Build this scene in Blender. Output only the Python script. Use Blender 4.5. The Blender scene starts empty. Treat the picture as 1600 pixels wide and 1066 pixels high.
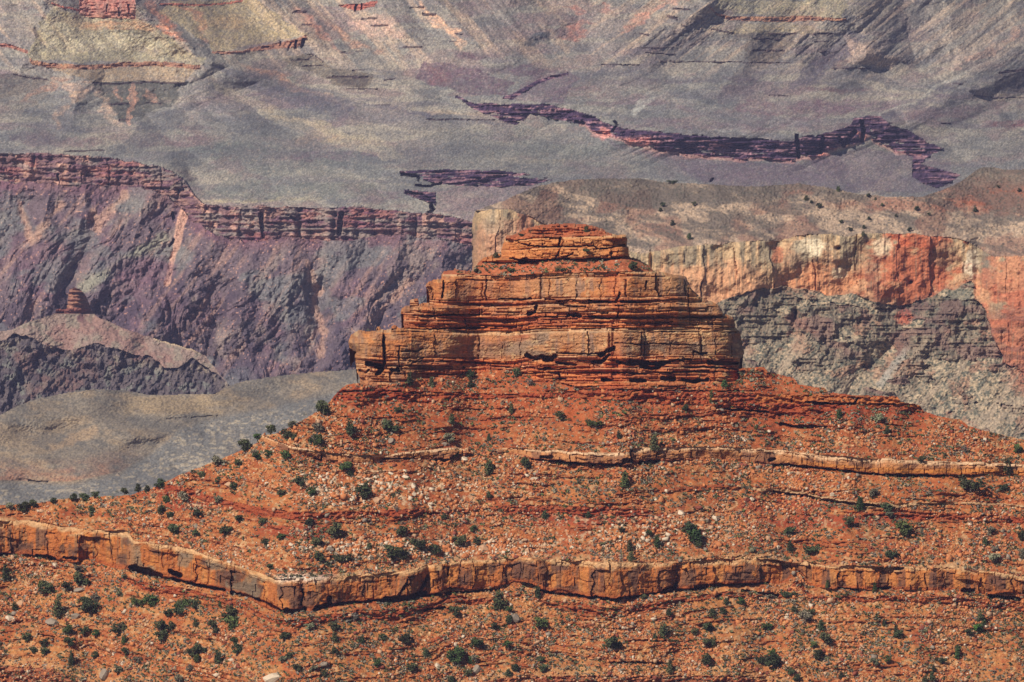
import bpy, math, random
import numpy as np
scene = bpy.context.scene
# ------------------------------------------------------------------ camera
FPX = 400.0/36.0*1600.0            # focal length in photo pixels
PITCH = math.radians(-9.3)
CAMZ = 1250.0
cam = bpy.data.cameras.new("camera"); cam.lens = 400; cam.sensor_width = 36
cam.clip_start = 5; cam.clip_end = 60000
camo = bpy.data.objects.new("camera", cam); scene.collection.objects.link(camo)
camo.location = (0, 0, CAMZ); camo.rotation_euler = (math.pi/2+PITCH, 0, 0)
scene.camera = camo
# ------------------------------------------------------------------ sky and sun
SUN_EL, SUN_AZ = math.radians(43), math.radians(44)     # azimuth: degrees left of straight behind the camera
sd = (-math.sin(SUN_AZ)*math.cos(SUN_EL), -math.cos(SUN_AZ)*math.cos(SUN_EL), math.sin(SUN_EL))
w = bpy.data.worlds.new("World"); scene.world = w; w.use_nodes = True
nt = w.node_tree; nt.nodes.clear()
sky = nt.nodes.new("ShaderNodeTexSky"); sky.sky_type = 'NISHITA'; sky.sun_disc = False
sky.sun_elevation = SUN_EL; sky.sun_rotation = math.pi + SUN_AZ
sky.altitude = 2000; sky.dust_density = 0.4
bg = nt.nodes.new("ShaderNodeBackground"); bg.inputs[1].default_value = 0.05
wo = nt.nodes.new("ShaderNodeOutputWorld")
nt.links.new(sky.outputs[0], bg.inputs[0]); nt.links.new(bg.outputs[0], wo.inputs[0])
sl = bpy.data.lights.new("sun", 'SUN'); sl.energy = 4.9; sl.angle = math.radians(0.5); sl.color = (1.0, 0.955, 0.88)
so = bpy.data.objects.new("sun", sl); scene.collection.objects.link(so)
from mathutils import Vector
so.rotation_euler = Vector(sd).to_track_quat('Z', 'Y').to_euler(); so.location = (-300, -200, 1800)
scene.view_settings.view_transform = 'Standard'; scene.view_settings.look = 'None'
scene.view_settings.gamma = 1; scene.view_settings.exposure = 0.2
random.seed(7)
# ------------------------------------------------------------------ numeric helpers
def lin(r, g, b, k=1.0):
    c = np.array([r, g, b], dtype=np.float64)/255.0
    return np.where(c <= 0.04045, c/12.92, ((c+0.055)/1.055)**2.4)*k
_tabs = {}
def _tab(seed):
    if seed not in _tabs: _tabs[seed] = np.random.RandomState(seed).rand(256, 256).astype(np.float32)*2-1
    return _tabs[seed]
def vn(u, v, seed=0):
    t = _tab(seed)
    iu = np.floor(u); iv = np.floor(v); fu = (u-iu).astype(np.float32); fv = (v-iv).astype(np.float32)
    iu = iu.astype(np.int32) & 255; iv = iv.astype(np.int32) & 255; iu1 = (iu+1) & 255; iv1 = (iv+1) & 255
    fu = fu*fu*(3-2*fu); fv = fv*fv*(3-2*fv)
    a = t[iv, iu]; b = t[iv, iu1]; c = t[iv1, iu]; d = t[iv1, iu1]
    return (a+(b-a)*fu)*(1-fv)+(c+(d-c)*fu)*fv
def fbm(u, v, o=4, seed=0, g=0.5):
    s = 0; a = 1.0; n = 0
    for k in range(o):
        s = s+a*vn(u*2.03**k+17.3*k, v*2.03**k+9.1*k, seed+k); n += a; a *= g
    return s/n*1.5
def ridged(u, v, o=4, seed=0, g=0.55):
    s = 0; a = 1.0; n = 0
    for k in range(o):
        s = s+a*(1-2*np.abs(vn(u*2.1**k+5.7*k, v*2.1**k+3.3*k, seed+k))); n += a; a *= g
    return s/n
def h1(i, j, seed=0):
    return _tab(seed)[j.astype(np.int32) & 255, i.astype(np.int32) & 255]
def worley(u, v, seed=0):
    iu = np.floor(u); iv = np.floor(v)
    f1 = np.full(u.shape, 9.0, np.float32); f2 = f1.copy(); rid = np.zeros(u.shape, np.float32)
    for du in (-1, 0, 1):
        for dv in (-1, 0, 1):
            cu = iu+du; cv = iv+dv
            px = cu+0.5+0.45*h1(cu, cv, seed); py = cv+0.5+0.45*h1(cu, cv, seed+1)
            d = np.hypot(u-px, v-py)
            m = d < f1
            f2 = np.where(m, f1, np.minimum(f2, d)); rid = np.where(m, h1(cu, cv, seed+2), rid); f1 = np.where(m, d, f1)
    return f1, f2-f1, rid
def brick(u, lay, wd, seed=0):
    p = u/wd+7.3*h1(lay, lay*0+3, seed)
    q = p+0.42*vn(p*0.8, lay*3.7, seed+1)
    i = np.floor(q); fr = q-i
    return np.minimum(fr, 1-fr)*wd, h1(i, lay, seed+2)
def pl(x, pts):
    return np.interp(x, [p[0] for p in pts], [p[1] for p in pts])
def inpoly(x, y, poly):
    ins = np.zeros(x.shape, bool); n = len(poly)
    ys = [p[1] for p in poly]
    for i in range(n):
        x1, y1 = poly[i]; x2, y2 = poly[(i+1) % n]
        if y1 == y2: continue
        c = ((y1 > y) != (y2 > y)) & (x < (x2-x1)*(y-y1)/(y2-y1)+x1)
        ins ^= c
    return ins
def sdist(x, y, pts):
    d = np.full(x.shape, 1e9, np.float32)
    for (x1, y1), (x2, y2) in zip(pts[:-1], pts[1:]):
        dx, dy = x2-x1, y2-y1; L = dx*dx+dy*dy+1e-9
        t = np.clip(((x-x1)*dx+(y-y1)*dy)/L, 0, 1)
        d = np.minimum(d, np.hypot(x-x1-t*dx, y-y1-t*dy))
    return d
def sm(e0, e1, v):
    t = np.clip((v-e0)/(e1-e0), 0, 1); return t*t*(3-2*t)
def mix(c, col, a):
    a = np.clip(a, 0, 1)[..., None]; return c*(1-a)+np.asarray(col)*a
def ray(x, y):
    """direction of the photo pixel's ray, scaled so that its y component is 1"""
    cu = (533-y)/FPX; dy = math.cos(PITCH)-math.sin(PITCH)*cu; dz = math.sin(PITCH)+math.cos(PITCH)*cu
    return (x-800)/FPX/dy, dz/dy
def hsmooth(Y, sig):
    r = int(sig*3); k = np.exp(-0.5*(np.arange(-r, r+1)/sig)**2); k /= k.sum(); P = np.pad(Y, ((0, 0), (r, r)), mode='edge'); out = np.zeros_like(Y)
    for i, kk in enumerate(k): out += kk*P[:, i:i+Y.shape[1]]
    return out
def warm_fix(C):
    s = np.clip(1-C[..., 2]/np.maximum(C[..., 0], 1e-3), 0, 1); s = sm(0.55, 0.9, s)[..., None]
    return C*(1+s*np.array([-0.09, 0.07, -0.03]))
class Sheet:
    """a terrain sheet: depth is integrated upwards from slope angles, then given relief"""
    def __init__(s, x0, x1, y0, y1, st, xl=0, xr=0, yb=0):
        # beyond the photograph's frame the ground goes on in coarser steps
        s.st = st; s.xs = np.arange(x0, x1+st, st, dtype=np.float64); s.ys = np.arange(y0, y1+st, st, dtype=np.float64)
        s.nL = int(xl/10); s.xs = np.concatenate([s.xs[0]-10.0*np.arange(s.nL, 0, -1), s.xs, s.xs[-1]+10.0*np.arange(1, int(xr/10)+1)])
        s.ys = np.concatenate([s.ys, s.ys[-1]+10.0*np.arange(1, int(yb/10)+1)])
        s.x, s.y = np.meshgrid(s.xs, s.ys); s.x0 = x0; s.y0 = y0
        s.T = np.full(s.x.shape, 0.6); s.O = np.zeros(s.x.shape); s.M = np.ones(s.x.shape, bool)
        s.C = np.zeros(s.x.shape+(3,))
    def integrate(s, Y0):
        rx, m = ray(s.x, s.y); n = len(s.ys); Y = np.zeros(s.x.shape); Y[-1] = Y0
        for j in range(n-2, -1, -1):
            T = np.maximum(s.T[j], m[j+1]+0.02)
            T = 0.5*(T+np.maximum(s.T[j+1], m[j+1]+0.02))
            Y[j] = Y[j+1]*(m[j+1]-T)/(m[j]-T)
        s.Y = Y; s.rx = rx; s.m = m
    def scale(s, f): s.Y *= f
    def points(s):
        Y = s.Y+s.O
        return np.stack([s.rx*Y, Y, CAMZ+s.m*Y], -1)
    def at(s, x, y):
        i = int(round((x-s.x0)/s.st))+s.nL; j = int(round((y-s.y0)/s.st))
        i = min(max(i, 0), len(s.xs)-1); j = min(max(j, 0), len(s.ys)-1)
        Y = s.Y[j, i]+s.O[j, i]; rx, m = ray(x, y)
        return np.array([rx*Y, Y, CAMZ+m*Y])
    def normal(s, x, y, r=3):
        a = s.at(x+r, y)-s.at(x-r, y); b = s.at(x, y-r)-s.at(x, y+r); n = np.cross(a, b); return n/np.linalg.norm(n)
COL = scene.collection
def new_obj(name, me, **props):
    o = bpy.data.objects.new(name, me); COL.objects.link(o)
    for k, v in props.items(): o[k] = v
    return o
def mesh_np(name, V, F, mat, col=None, smooth=False):
    me = bpy.data.meshes.new(name); F = np.asarray(F, np.int32); k = F.shape[1]
    me.vertices.add(len(V)); me.vertices.foreach_set("co", np.asarray(V, np.float32).ravel())
    me.loops.add(F.size); me.loops.foreach_set("vertex_index", F.ravel())
    me.polygons.add(len(F)); me.polygons.foreach_set("loop_start", np.arange(0, F.size, k, dtype=np.int32))
    me.update(calc_edges=True)
    me.polygons.foreach_set("use_smooth", np.full(len(F), smooth))
    if col is not None:
        a = me.color_attributes.new("rock_colour", 'FLOAT_COLOR', 'POINT')
        c = np.ones((len(V), 4), np.float32); c[:, :3] = col; a.data.foreach_set("color", c.ravel())
    me.materials.append(mat); return me
def sheet_mesh(s, name, mat, mask=None, back=((25, -8), (120, -90)), smooth=False):
    """mesh of the cells inside the mask, with a back side that runs away behind its outline"""
    M = s.M if mask is None else (s.M & mask)
    P = s.points(); h, wd = M.shape
    cell = M[:-1, :-1] & M[1:, :-1] & M[:-1, 1:] & M[1:, 1:]
    j, i = np.nonzero(cell); idx = lambda jj, ii: jj*wd+ii
    F = np.stack([idx(j+1, i), idx(j+1, i+1), idx(j, i+1), idx(j, i)], 1)
    V = P.reshape(-1, 3); C = s.C.reshape(-1, 3)
    used = np.zeros(h*wd, bool); used[F.ravel()] = True; re = np.cumsum(used)-1
    V = V[used]; C = C[used]; F = re[F]
    if back:
        e = np.concatenate([F[:, [0, 1]], F[:, [1, 2]], F[:, [2, 3]], F[:, [3, 0]]])
        key = np.sort(e, 1); k = key[:, 0].astype(np.int64)*len(V)+key[:, 1]
        u, first, cnt = np.unique(k, return_index=True, return_counts=True)
        be = e[first[cnt == 1]]
        bm = s.back_filter(V, be) if hasattr(s, 'back_filter') else np.ones(len(be), bool)
        be = be[bm]; prev = be; 
        for dy, dz in back:
            ring, inv = np.unique(prev, return_inverse=True); base = len(V)
            NV = V[ring]+np.array([0, dy, dz]); V = np.concatenate([V, NV]); C = np.concatenate([C, C[ring]])
            nb = (inv.reshape(prev.shape)+base)
            F = np.concatenate([F, np.stack([prev[:, 1], prev[:, 0], nb[:, 0], nb[:, 1]], 1)]); prev = nb
    me = mesh_np(name, V, F, mat, np.clip(C, 0.004, 0.85), smooth)
    return new_obj(name, me, kind='structure')
# ------------------------------------------------------------------ materials
def rock_mat(name, freq, amp, bump, fine=4.0, bdist=0.3):
    m = bpy.data.materials.new(name); m.use_nodes = True; n = m.node_tree; b = n.nodes["Principled BSDF"]
    b.inputs['Roughness'].default_value = 0.92; b.inputs['Specular IOR Level'].default_value = 0.15
    at = n.nodes.new("ShaderNodeAttribute"); at.attribute_name = "rock_colour"
    tc = n.nodes.new("ShaderNodeTexCoord")
    no = n.nodes.new("ShaderNodeTexNoise"); no.inputs['Scale'].default_value = freq; no.inputs['Detail'].default_value = 5; no.inputs['Roughness'].default_value = 0.7
    n.links.new(tc.outputs['Object'], no.inputs['Vector'])
    mr = n.nodes.new("ShaderNodeMapRange"); mr.inputs[1].default_value = 0.25; mr.inputs[2].default_value = 0.75
    mr.inputs[3].default_value = 1-amp; mr.inputs[4].default_value = 1+amp
    n.links.new(no.outputs['Fac'], mr.inputs[0])
    mx = n.nodes.new("ShaderNodeVectorMath"); mx.operation = 'SCALE'
    n.links.new(at.outputs['Color'], mx.inputs[0]); n.links.new(mr.outputs[0], mx.inputs['Scale'])
    n.links.new(mx.outputs[0], b.inputs['Base Color'])
    n2 = n.nodes.new("ShaderNodeTexNoise"); n2.inputs['Scale'].default_value = freq*fine*0.5; n2.inputs['Detail'].default_value = 4; n2.inputs['Roughness'].default_value = 0.65
    n.links.new(tc.outputs['Object'], n2.inputs['Vector'])
    bp = n.nodes.new("ShaderNodeBump"); bp.inputs['Strength'].default_value = bump; bp.inputs['Distance'].default_value = bdist
    n.links.new(n2.outputs['Fac'], bp.inputs['Height']); n.links.new(bp.outputs[0], b.inputs['Normal'])
    return m
def plain_mat(name, col, var=0.35, scale=1.5, rough=0.9, tint=None, vary=0.0):
    m = bpy.data.materials.new(name); m.use_nodes = True; n = m.node_tree; b = n.nodes["Principled BSDF"]
    b.inputs['Roughness'].default_value = rough; b.inputs['Specular IOR Level'].default_value = 0.2
    ge = n.nodes.new("ShaderNodeTexCoord"); no = n.nodes.new("ShaderNodeTexNoise"); no.inputs['Scale'].default_value = scale; no.inputs['Detail'].default_value = 4
    n.links.new(ge.outputs['Object'], no.inputs['Vector'])
    cr = n.nodes.new("ShaderNodeValToRGB"); c = np.array(col); c2 = np.array(tint) if tint is not None else c
    cr.color_ramp.elements[0].position = 0.3; cr.color_ramp.elements[1].position = 0.7
    cr.color_ramp.elements[0].color = (*np.clip(c*(1-var), 0, 1), 1); cr.color_ramp.elements[1].color = (*np.clip(c2*(1+var), 0, 1), 1)
    n.links.new(no.outputs['Fac'], cr.inputs[0])
    if vary:
        oi = n.nodes.new("ShaderNodeObjectInfo"); hs = n.nodes.new("ShaderNodeHueSaturation")
        m1 = n.nodes.new("ShaderNodeMapRange"); m1.inputs[3].default_value = 1-vary; m1.inputs[4].default_value = 1+vary*1.5
        m2 = n.nodes.new("ShaderNodeMapRange"); m2.inputs[3].default_value = 0.45; m2.inputs[4].default_value = 0.53
        m3 = n.nodes.new("ShaderNodeMath"); m3.operation = 'FRACT'; m4 = n.nodes.new("ShaderNodeMath"); m4.operation = 'MULTIPLY'; m4.inputs[1].default_value = 7.31
        n.links.new(oi.outputs['Random'], m1.inputs[0]); n.links.new(oi.outputs['Random'], m4.inputs[0]); n.links.new(m4.outputs[0], m3.inputs[0]); n.links.new(m3.outputs[0], m2.inputs[0])
        n.links.new(cr.outputs[0], hs.inputs['Color']); n.links.new(m1.outputs[0], hs.inputs['Value']); n.links.new(m2.outputs[0], hs.inputs['Hue'])
        n.links.new(hs.outputs[0], b.inputs['Base Color'])
    else: n.links.new(cr.outputs[0], b.inputs['Base Color'])
    return m
M_near = rock_mat("red_rock", 1.6, 0.28, 0.5, 4, 0.25)
M_mid = rock_mat("limestone", 1.1, 0.38, 0.25, 4, 0.4)
M_far = rock_mat("far_rock", 0.9, 0.42, 0.3, 3, 0.7)

# =================================================================== FOREGROUND HILL AND BUTTE
ST = 1.1
fg = Sheet(-45, 1645, 346, 1125, ST, 600, 600, 220)
x, y = fg.x, fg.y
wx = x+3*fbm(x/40, y/40, 3, 11); wy = y+2.2*fbm(x/30, y/30, 3, 12)
skyL = [(-60, 800), (0, 789), (50, 786), (107, 779), (150, 776), (200, 774), (237, 763), (262, 750), (300, 734), (338, 720), (370, 706), (400, 692), (412, 680), (432, 676), (472, 657), (500, 640), (517, 625), (527, 612), (540, 601), (560, 598), (700, 590), (1150, 579), (1160, 574), (1195, 574), (1200, 581), (1225, 586), (1240, 590), (1248, 600), (1265, 603), (1290, 607), (1294, 613), (1330, 617), (1402, 619), (1409, 628), (1438, 633), (1444, 642), (1460, 648), (1500, 655), (1515, 665), (1540, 673), (1570, 680), (1600, 687), (1660, 700)]
SKY = np.where((x > 566) & (x < 1152), 562, pl(x, skyL))+0.9*fbm(x/9, x*0, 3, 13)
butte_poly = [(562, 610), (562, 598), (561, 590), (557, 578), (554, 562), (556, 550), (547, 546), (543, 538), (548, 526), (555, 521), (562, 519), (574, 521), (587, 520), (588, 513.5), (593, 513), (595, 519), (610, 518), (611, 513), (618, 512), (623, 516), (631, 515), (630, 506), (631, 495), (626, 490), (627, 485), (633, 481.5), (640, 481), (639, 473), (643, 470), (654, 471), (655, 479), (665, 476), (671, 475), (671, 466), (668, 452), (664, 449), (669, 443), (680, 440), (689, 438.5), (689, 433), (693, 427), (708, 426), (711, 422.5), (717, 425), (742, 427), (743, 419), (750, 410), (757, 405), (768, 402), (781, 399), (784, 403), (783, 392), (787, 381), (790, 371), (800, 370), (810, 367), (820, 361), (835, 356), (850, 354), (880, 352), (910, 353), (925, 355), (940, 360), (950, 366), (965, 370), (978, 370), (981, 375), (978, 384), (971, 386), (983, 388), (984, 404), (1000, 409), (1013, 417), (1020, 424), (1040, 429), (1056, 433), (1072, 434), (1077, 446), (1079, 452), (1098, 470), (1115, 475), (1125, 481), (1131, 492), (1147, 500), (1150, 515), (1158, 523), (1160, 540), (1164, 553), (1157, 562), (1155, 579), (1160, 610)]
CB = pl(x, [(540, 598), (562, 598), (600, 600), (640, 592), (680, 586), (720, 584), (760, 576), (790, 574), (830, 586), (870, 594), (900, 599), (950, 601), (1000, 599), (1050, 600), (1100, 598), (1150, 592), (1165, 586), (1200, 590), (1300, 608)])+1.5*fbm(x/20, y*0, 3, 14)
isb = inpoly(x+0.8*vn(x/3, y/3, 15), y+0.8*vn(x/3+9, y/3, 16), butte_poly) & (y < CB+4)
fg.M = (y >= SKY) | isb
C1T = pl(x, [(-60, 822), (0, 815), (50, 814), (70, 817), (100, 824), (150, 829), (190, 828), (200, 832), (210, 845), (260, 852), (300, 858), (350, 878), (400, 893), (430, 905), (500, 904), (560, 899), (620, 893), (650, 888), (665, 882), (700, 880), (760, 875), (830, 871), (900, 877), (960, 877), (1020, 883), (1060, 879), (1100, 875), (1150, 874), (1200, 874), (1240, 880), (1260, 877), (1300, 885), (1350, 884), (1400, 885), (1450, 887), (1500, 890), (1550, 893), (1600, 900), (1660, 905)])+1.6*fbm(x/14, y*0, 4, 17)
C1B = pl(x, [(-60, 872), (0, 870), (40, 866), (80, 872), (120, 880), (160, 884), (195, 889), (230, 900), (280, 907), (330, 918), (380, 930), (420, 952), (450, 959), (480, 955), (520, 948), (600, 941), (640, 936), (680, 929), (720, 921), (780, 918), (830, 918), (860, 924), (900, 930), (950, 938), (1000, 932), (1050, 924), (1100, 917), (1150, 913), (1200, 912), (1250, 914), (1300, 920), (1350, 921), (1400, 922), (1450, 923), (1500, 924), (1550, 930), (1600, 936), (1660, 940)])+1.2*fbm(x/16, y*0, 3, 18)
for cx_, wx_, hx_ in ((1245, 13, 20), (812, 26, 9), (140, 16, 7), (1575, 20, 8), (700, 14, 6)): C1B = C1B-hx_*np.exp(-((x-cx_)/wx_)**2)
C2T = pl(x, [(400, 678), (415, 683), (450, 696), (500, 706), (560, 711), (600, 711), (650, 704), (700, 700), (750, 702), (800, 700), (850, 703), (900, 706), (950, 708), (984, 706), (988, 701), (1050, 699), (1100, 698), (1150, 700), (1200, 702), (1250, 706), (1300, 712), (1350, 716), (1400, 718), (1450, 720), (1500, 722), (1550, 723), (1600, 727), (1660, 730)])+1.0*fbm(x/12, y*0, 3, 19)
c2th = pl(x, [(400, 9), (480, 12), (600, 13), (640, 13), (700, 17), (715, 8), (790, 6), (830, 14), (900, 19), (980, 20), (990, 21), (1100, 20), (1200, 22), (1300, 26), (1400, 25), (1500, 20), (1560, 18), (1600, 18), (1660, 18)])
C2B = C2T+c2th
KT = pl(x, [(520, 606), (600, 608), (700, 613), (800, 616), (900, 613), (960, 608), (1100, 611), (1160, 614), (1240, 617), (1300, 618), (1400, 620), (1460, 634)])+1*fbm(x/25, y*0, 3, 20)
KB = pl(x, [(520, 626), (600, 627), (680, 629), (700, 624), (800, 622), (900, 622), (1000, 628), (1100, 633), (1160, 641), (1240, 650), (1290, 645), (1320, 634), (1400, 633), (1460, 642)])
# strata coordinate, follows the beds
S = np.where(y > C1B, 300+(y-C1B), np.where(y > C1T, 260+40*(y-C1T)/(C1B-C1T), 0))
mid = (y <= C1T) & (y > C2T); S = np.where(mid, 90+170*(y-C2T)/np.maximum(C1T-C2T, 5), S)
up = y <= C2T; S = np.where(up, 90-(C2T-y)*0.9, S)
inC1 = (y > C1T) & (y < C1B); inC2 = (y > C2T) & (y < C2B) & (x > 400)
c2gap = 0.75*np.exp(-((x-750)/35)**2); inC2 &= (vn(x/9, y/6, 21) > c2gap*3-1.6)
inK = (y > KT) & (y < KB) & (x > 520) & (x < 1450)
def band(top, th, x0, x1): return (y > top) & (y < top+th) & (x > x0) & (x < x1)
RB = pl(x, [(250, 753), (300, 766), (350, 780), (400, 791), (450, 799), (500, 801), (560, 798), (600, 796), (700, 797), (760, 792), (800, 789), (900, 791), (1010, 797), (1100, 803), (1200, 796), (1300, 799), (1400, 802), (1500, 804), (1600, 808), (1660, 810)])+1.5*fbm(x/20, y*0, 3, 22)
rbth = 13*np.clip(1.1-np.abs(x-430)/330, 0, 1)**0.5*(x < 740)+13*sm(770, 800, x)*sm(1030, 1000, x)+9*sm(1290, 1400, x)
inRB = (y > RB) & (y < RB+rbth)
M1T = pl(x, [(1140, 758), (1200, 763), (1250, 768), (1300, 778), (1350, 785), (1400, 787), (1500, 784), (1600, 789), (1660, 792)])+fbm(x/15, y*0, 3, 23)
inM1 = band(M1T, pl(x, [(1140, 2), (1200, 5), (1300, 7), (1380, 8), (1450, 4), (1660, 4)]), 1150, 1700)
L1T = C1B+pl(x, [(200, 12), (420, 8), (500, 12), (560, 11), (640, 12), (720, 10), (760, 20), (840, 18), (880, 14), (1000, 12), (1080, 10), (1150, 14), (1200, 18), (1300, 12), (1400, 10), (1600, 12), (1700, 12)])+1.5*fbm(x/18, y*0, 3, 24)
l1th = pl(x, [(190, 0), (210, 12), (400, 12), (430, 9), (500, 10), (600, 14), (700, 14), (760, 8), (790, 1), (840, 3), (880, 12), (1050, 13), (1090, 8), (1150, 5), (1200, 7), (1300, 8), (1400, 8), (1500, 10), (1600, 14), (1700, 14)])
inL1 = (y > L1T) & (y < L1T+l1th)
BLT = pl(x, [(-60, 1035), (0, 1040), (60, 1044), (105, 1054), (150, 1068), (300, 1100), (700, 1085), (780, 1060), (900, 1056), (1150, 1056), (1200, 1066), (1300, 1090), (1700, 1090)])
inBL = (y > BLT) & (y < BLT+30)
# random discontinuous thin ledges following the beds
nled = vn(x/70+3, S/3.2, 25)+0.6*vn(x/260, S/3.2, 26)
thin = (nled > 0.72-0.25*sm(980, 1100, x)*sm(700, 660, y)-0.12*(y > 960)) & ~isb & ~inC1
T = 0.60+0.10*fbm(x/60, S/14, 3, 27)
T = np.where((y > C1T-9) & (y <= C1T), 0.22, T)
T = np.where((y > C2T-4) & (y <= C2T) & (x > 400), 0.3, T)
T = np.where(thin, 3.0, T); T = np.where(inK, np.where(vn(x/90, y/3.0, 28) > -0.1, 5.0, 0.8), T)
T = np.where(inRB, 1.6, T); T = np.where(inL1 | inM1 | inBL, 3.5, T)
T = np.where(inK & (x > 1180) & (y < KT+15), 7.0, T); T = np.where((y <= KT) & (y > KT-4) & (x > 1180) & (x < 1450), 0.25, T); T = np.where(inC2, 7.0, T); T = np.where(inC1, 7.0, T)
# butte beds
yb = y+1.6*fbm(x/90, y/200, 3, 31)+pl(x, [(540, 3), (640, 1), (740, -2), (800, -4), (850, 0), (950, 2), (1050, 3), (1160, 2)])
lb = np.array([300, 352, 371, 386.5, 405.5, 414, 427, 435, 467, 471.5, 476, 489.5, 495, 500, 506, 511, 514.5, 519, 558.5, 564, 571, 577, 583, 598, 640])
lay = np.searchsorted(lb, yb)-1.0
lo = np.array([0, 0.0, -1.2, -1.1, 1.2, 0.6, 0.0, -0.5, -0.8, 0.5, -0.2, -0.8, 0.6, 0.1, 0.7, 0.2, 0.9, 0.0, -0.7, -0.3, 0.1, -0.5, 0.1, -0.6, -0.5, -0.4, 0, 0])
li = np.clip(lay, 0, len(lo)-1).astype(int)
hb = np.min(np.abs(yb[..., None]-lb[None, None, :]), -1) if False else None
ia = np.clip(lay.astype(int), 0, len(lb)-2); hdist = np.minimum(yb-lb[ia], lb[ia+1]-yb)
hthick = lb[ia+1]-lb[ia]
Tb = np.full(x.shape, 7.0)
for (a, b, t) in ((300, 371, 1.5), (405.5, 427, 0.62), (474.5, 477, 0.4), (516, 520.5, 0.5), (385.5, 387.5, 0.5), (447, 449, 3), (569, 571, 1.0)):
    Tb = np.where((yb > a) & (yb < b), t, Tb)
Tb = np.where((y < 371) & (x > 955), 2, Tb)
T = np.where(isb, Tb, T)
fg.T = T
fg.integrate(2000.0)
# the lower cliff stands at one level: scale every column so its base does
jb = np.clip(np.round((C1B[0]-fg.y0)/ST).astype(int), 0, len(fg.ys)-24); ar = np.arange(len(fg.xs))
z1 = math.tan(math.radians(-9.3)+math.atan((533-958)/FPX))*2090.0
mB = fg.m[jb, ar]; Yt = z1/mB; Yt = np.where(fg.xs > 430, 0.35*Yt+0.65*2090, Yt)
k = np.ones(61)/61; Yt = np.convolve(np.pad(Yt, 30, mode='edge'), k, 'valid')
fg.scale((Yt/fg.Y[jb, ar])[None, :])
fg.Y = hsmooth(fg.Y, 14)
# relief -----------------------------------------------------------
O = np.zeros(x.shape)
slope = ~(isb | inC1 | inC2)
f1, fe, rid = worley(x/7.0, y/5.0, 33); f1b, feb, ridb = worley(x/3.2+40, y/2.4, 36)
rubble_d = sm(-0.35, 0.5, fbm(x/70, y/45, 3, 40)+0.15)
O += slope*(1.3*fbm(x/120+5, y/160, 3, 41)+0.7*fbm(x/28, y/26, 3, 42)+0.18*fbm(x/5, y/4, 3, 43))
O -= slope*rubble_d*(0.38*np.clip(0.45-f1, 0, 1)*(rid > 0.1)*2+0.22*np.clip(0.45-f1b, 0, 1)*(ridb > -0.3)*2)
# cliffs of the hill
def cliff_relief(base, top, big, seed, w1=24, layn=4):
    t = np.clip((base-y)/np.maximum(base-top, 2), 0, 1)
    l = np.floor(t*layn+0.4*vn(x/40, y*0, seed+5))
    e, r = brick(x+4*vn(x/15, y/9, seed+6), l*0+np.floor(t*1.3), w1, seed); e2, r2 = brick(x, l, w1*0.55, seed+9)
    o = big*(1.3*fbm(x/75, t*0.5, 3, seed+1)+0.7*vn(x/20, t*0.9, seed+2))+big*0.55*r+big*0.25*r2*(t < 0.9)
    o += big*0.6*np.exp(-(e/1.1)**2)*(r > 0.25)*(vn(x/9, y/12, seed+7) > -0.2)+big*0.3*np.exp(-(e2/0.9)**2)*(r2 > 0.5)
    o += big*0.25*(vn(x/22, l*7.7, seed+3))+big*0.22*fbm(x/6, y/5, 3, seed+4)
    o -= big*0.35*(1-(2*t-1)**2)
    return o
O += inC1*cliff_relief(C1B, C1T, 1.15, 50, 26)
O += inC2*cliff_relief(C2B, C2T, 0.75, 70, 17, 3)
O += (inK | inL1 | inRB | inM1 | inBL | thin)*(0.7*vn(x/14, S/3, 80)+0.5*vn(x/5, S/2, 81)+0.25*fbm(x/3, y/2, 2, 82))
# butte
xw_ = x+2.2*vn(x/30, y/9, 93)+1.0*vn(x/8, y/3, 92)
e1, r1 = brick(xw_, lay, 46, 91); e2, r2 = brick(x+2*vn(x/9, y/7, 94), lay+31, 21, 95)
e3, r3 = brick(xw_+6*vn(x/60, y/22, 97), np.floor(lay/4), 95, 98)
e4, r4 = brick(x+2*vn(x/8, y/6, 88), np.floor(yb/2.6+0.25*vn(x/50, y/9, 89)), 15, 99)
bo = lo[li]*1.3*(0.75+0.5*vn(x/60, lay*3.3, 101))
bo += 0.30*r1+0.22*r2*(hthick < 14)+0.8*r3
bo += 0.8*np.exp(-(e1/1.0)**2)*(r1 > 0.45)*(vn(x/8, y/8, 109) > -0.3)+0.4*np.exp(-(e2/0.9)**2)*(r2 > 0.6)*(hthick < 14)+1.0*np.exp(-(e3/1.3)**2)*(r3 > 0)
bo += 1.3*fbm(x/70, y/60, 3, 103)+0.2*fbm(x/13, y/9, 4, 104)+(0.42*r4+0.4*np.exp(-(e4/0.8)**2)*(r4 > 0.3))*np.where((hthick > 20), 0.3, 1)+0.10*fbm(x/3, y/2.2, 3, 108)
bo += 0.8*np.exp(-(np.maximum(hdist, 0)/1.2)**2)*(vn(x/26, lay*5.1, 106) > -0.25)
# bulging thick beds
bo -= 0.35*np.clip(hdist/6, 0, 1)**0.5*(hthick > 10)
# fine bedding
bo += 0.45*vn(x/60, yb/1.7, 107)*((hthick < 14) | (yb > 558))
slope_b = isb & ((yb < 371) | ((yb > 408) & (yb < 427)))
bo = np.where(slope_b & (yb < 371), 1.2*fbm(x/30, y/20, 3, 42)+1.1*vn(x/40, y/2.2, 115)+0.7*r4+0.4*fbm(x/4, y/3, 3, 116), bo)
bo = np.where(slope_b & (yb > 371), 0.8*fbm(x/25, y/20, 3, 42)+0.2*fbm(x/5, y/4, 3, 43)-0.3*np.clip(0.45-f1, 0, 1)*(rid > 0.1), bo)
O = np.where(isb, bo, O)
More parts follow.
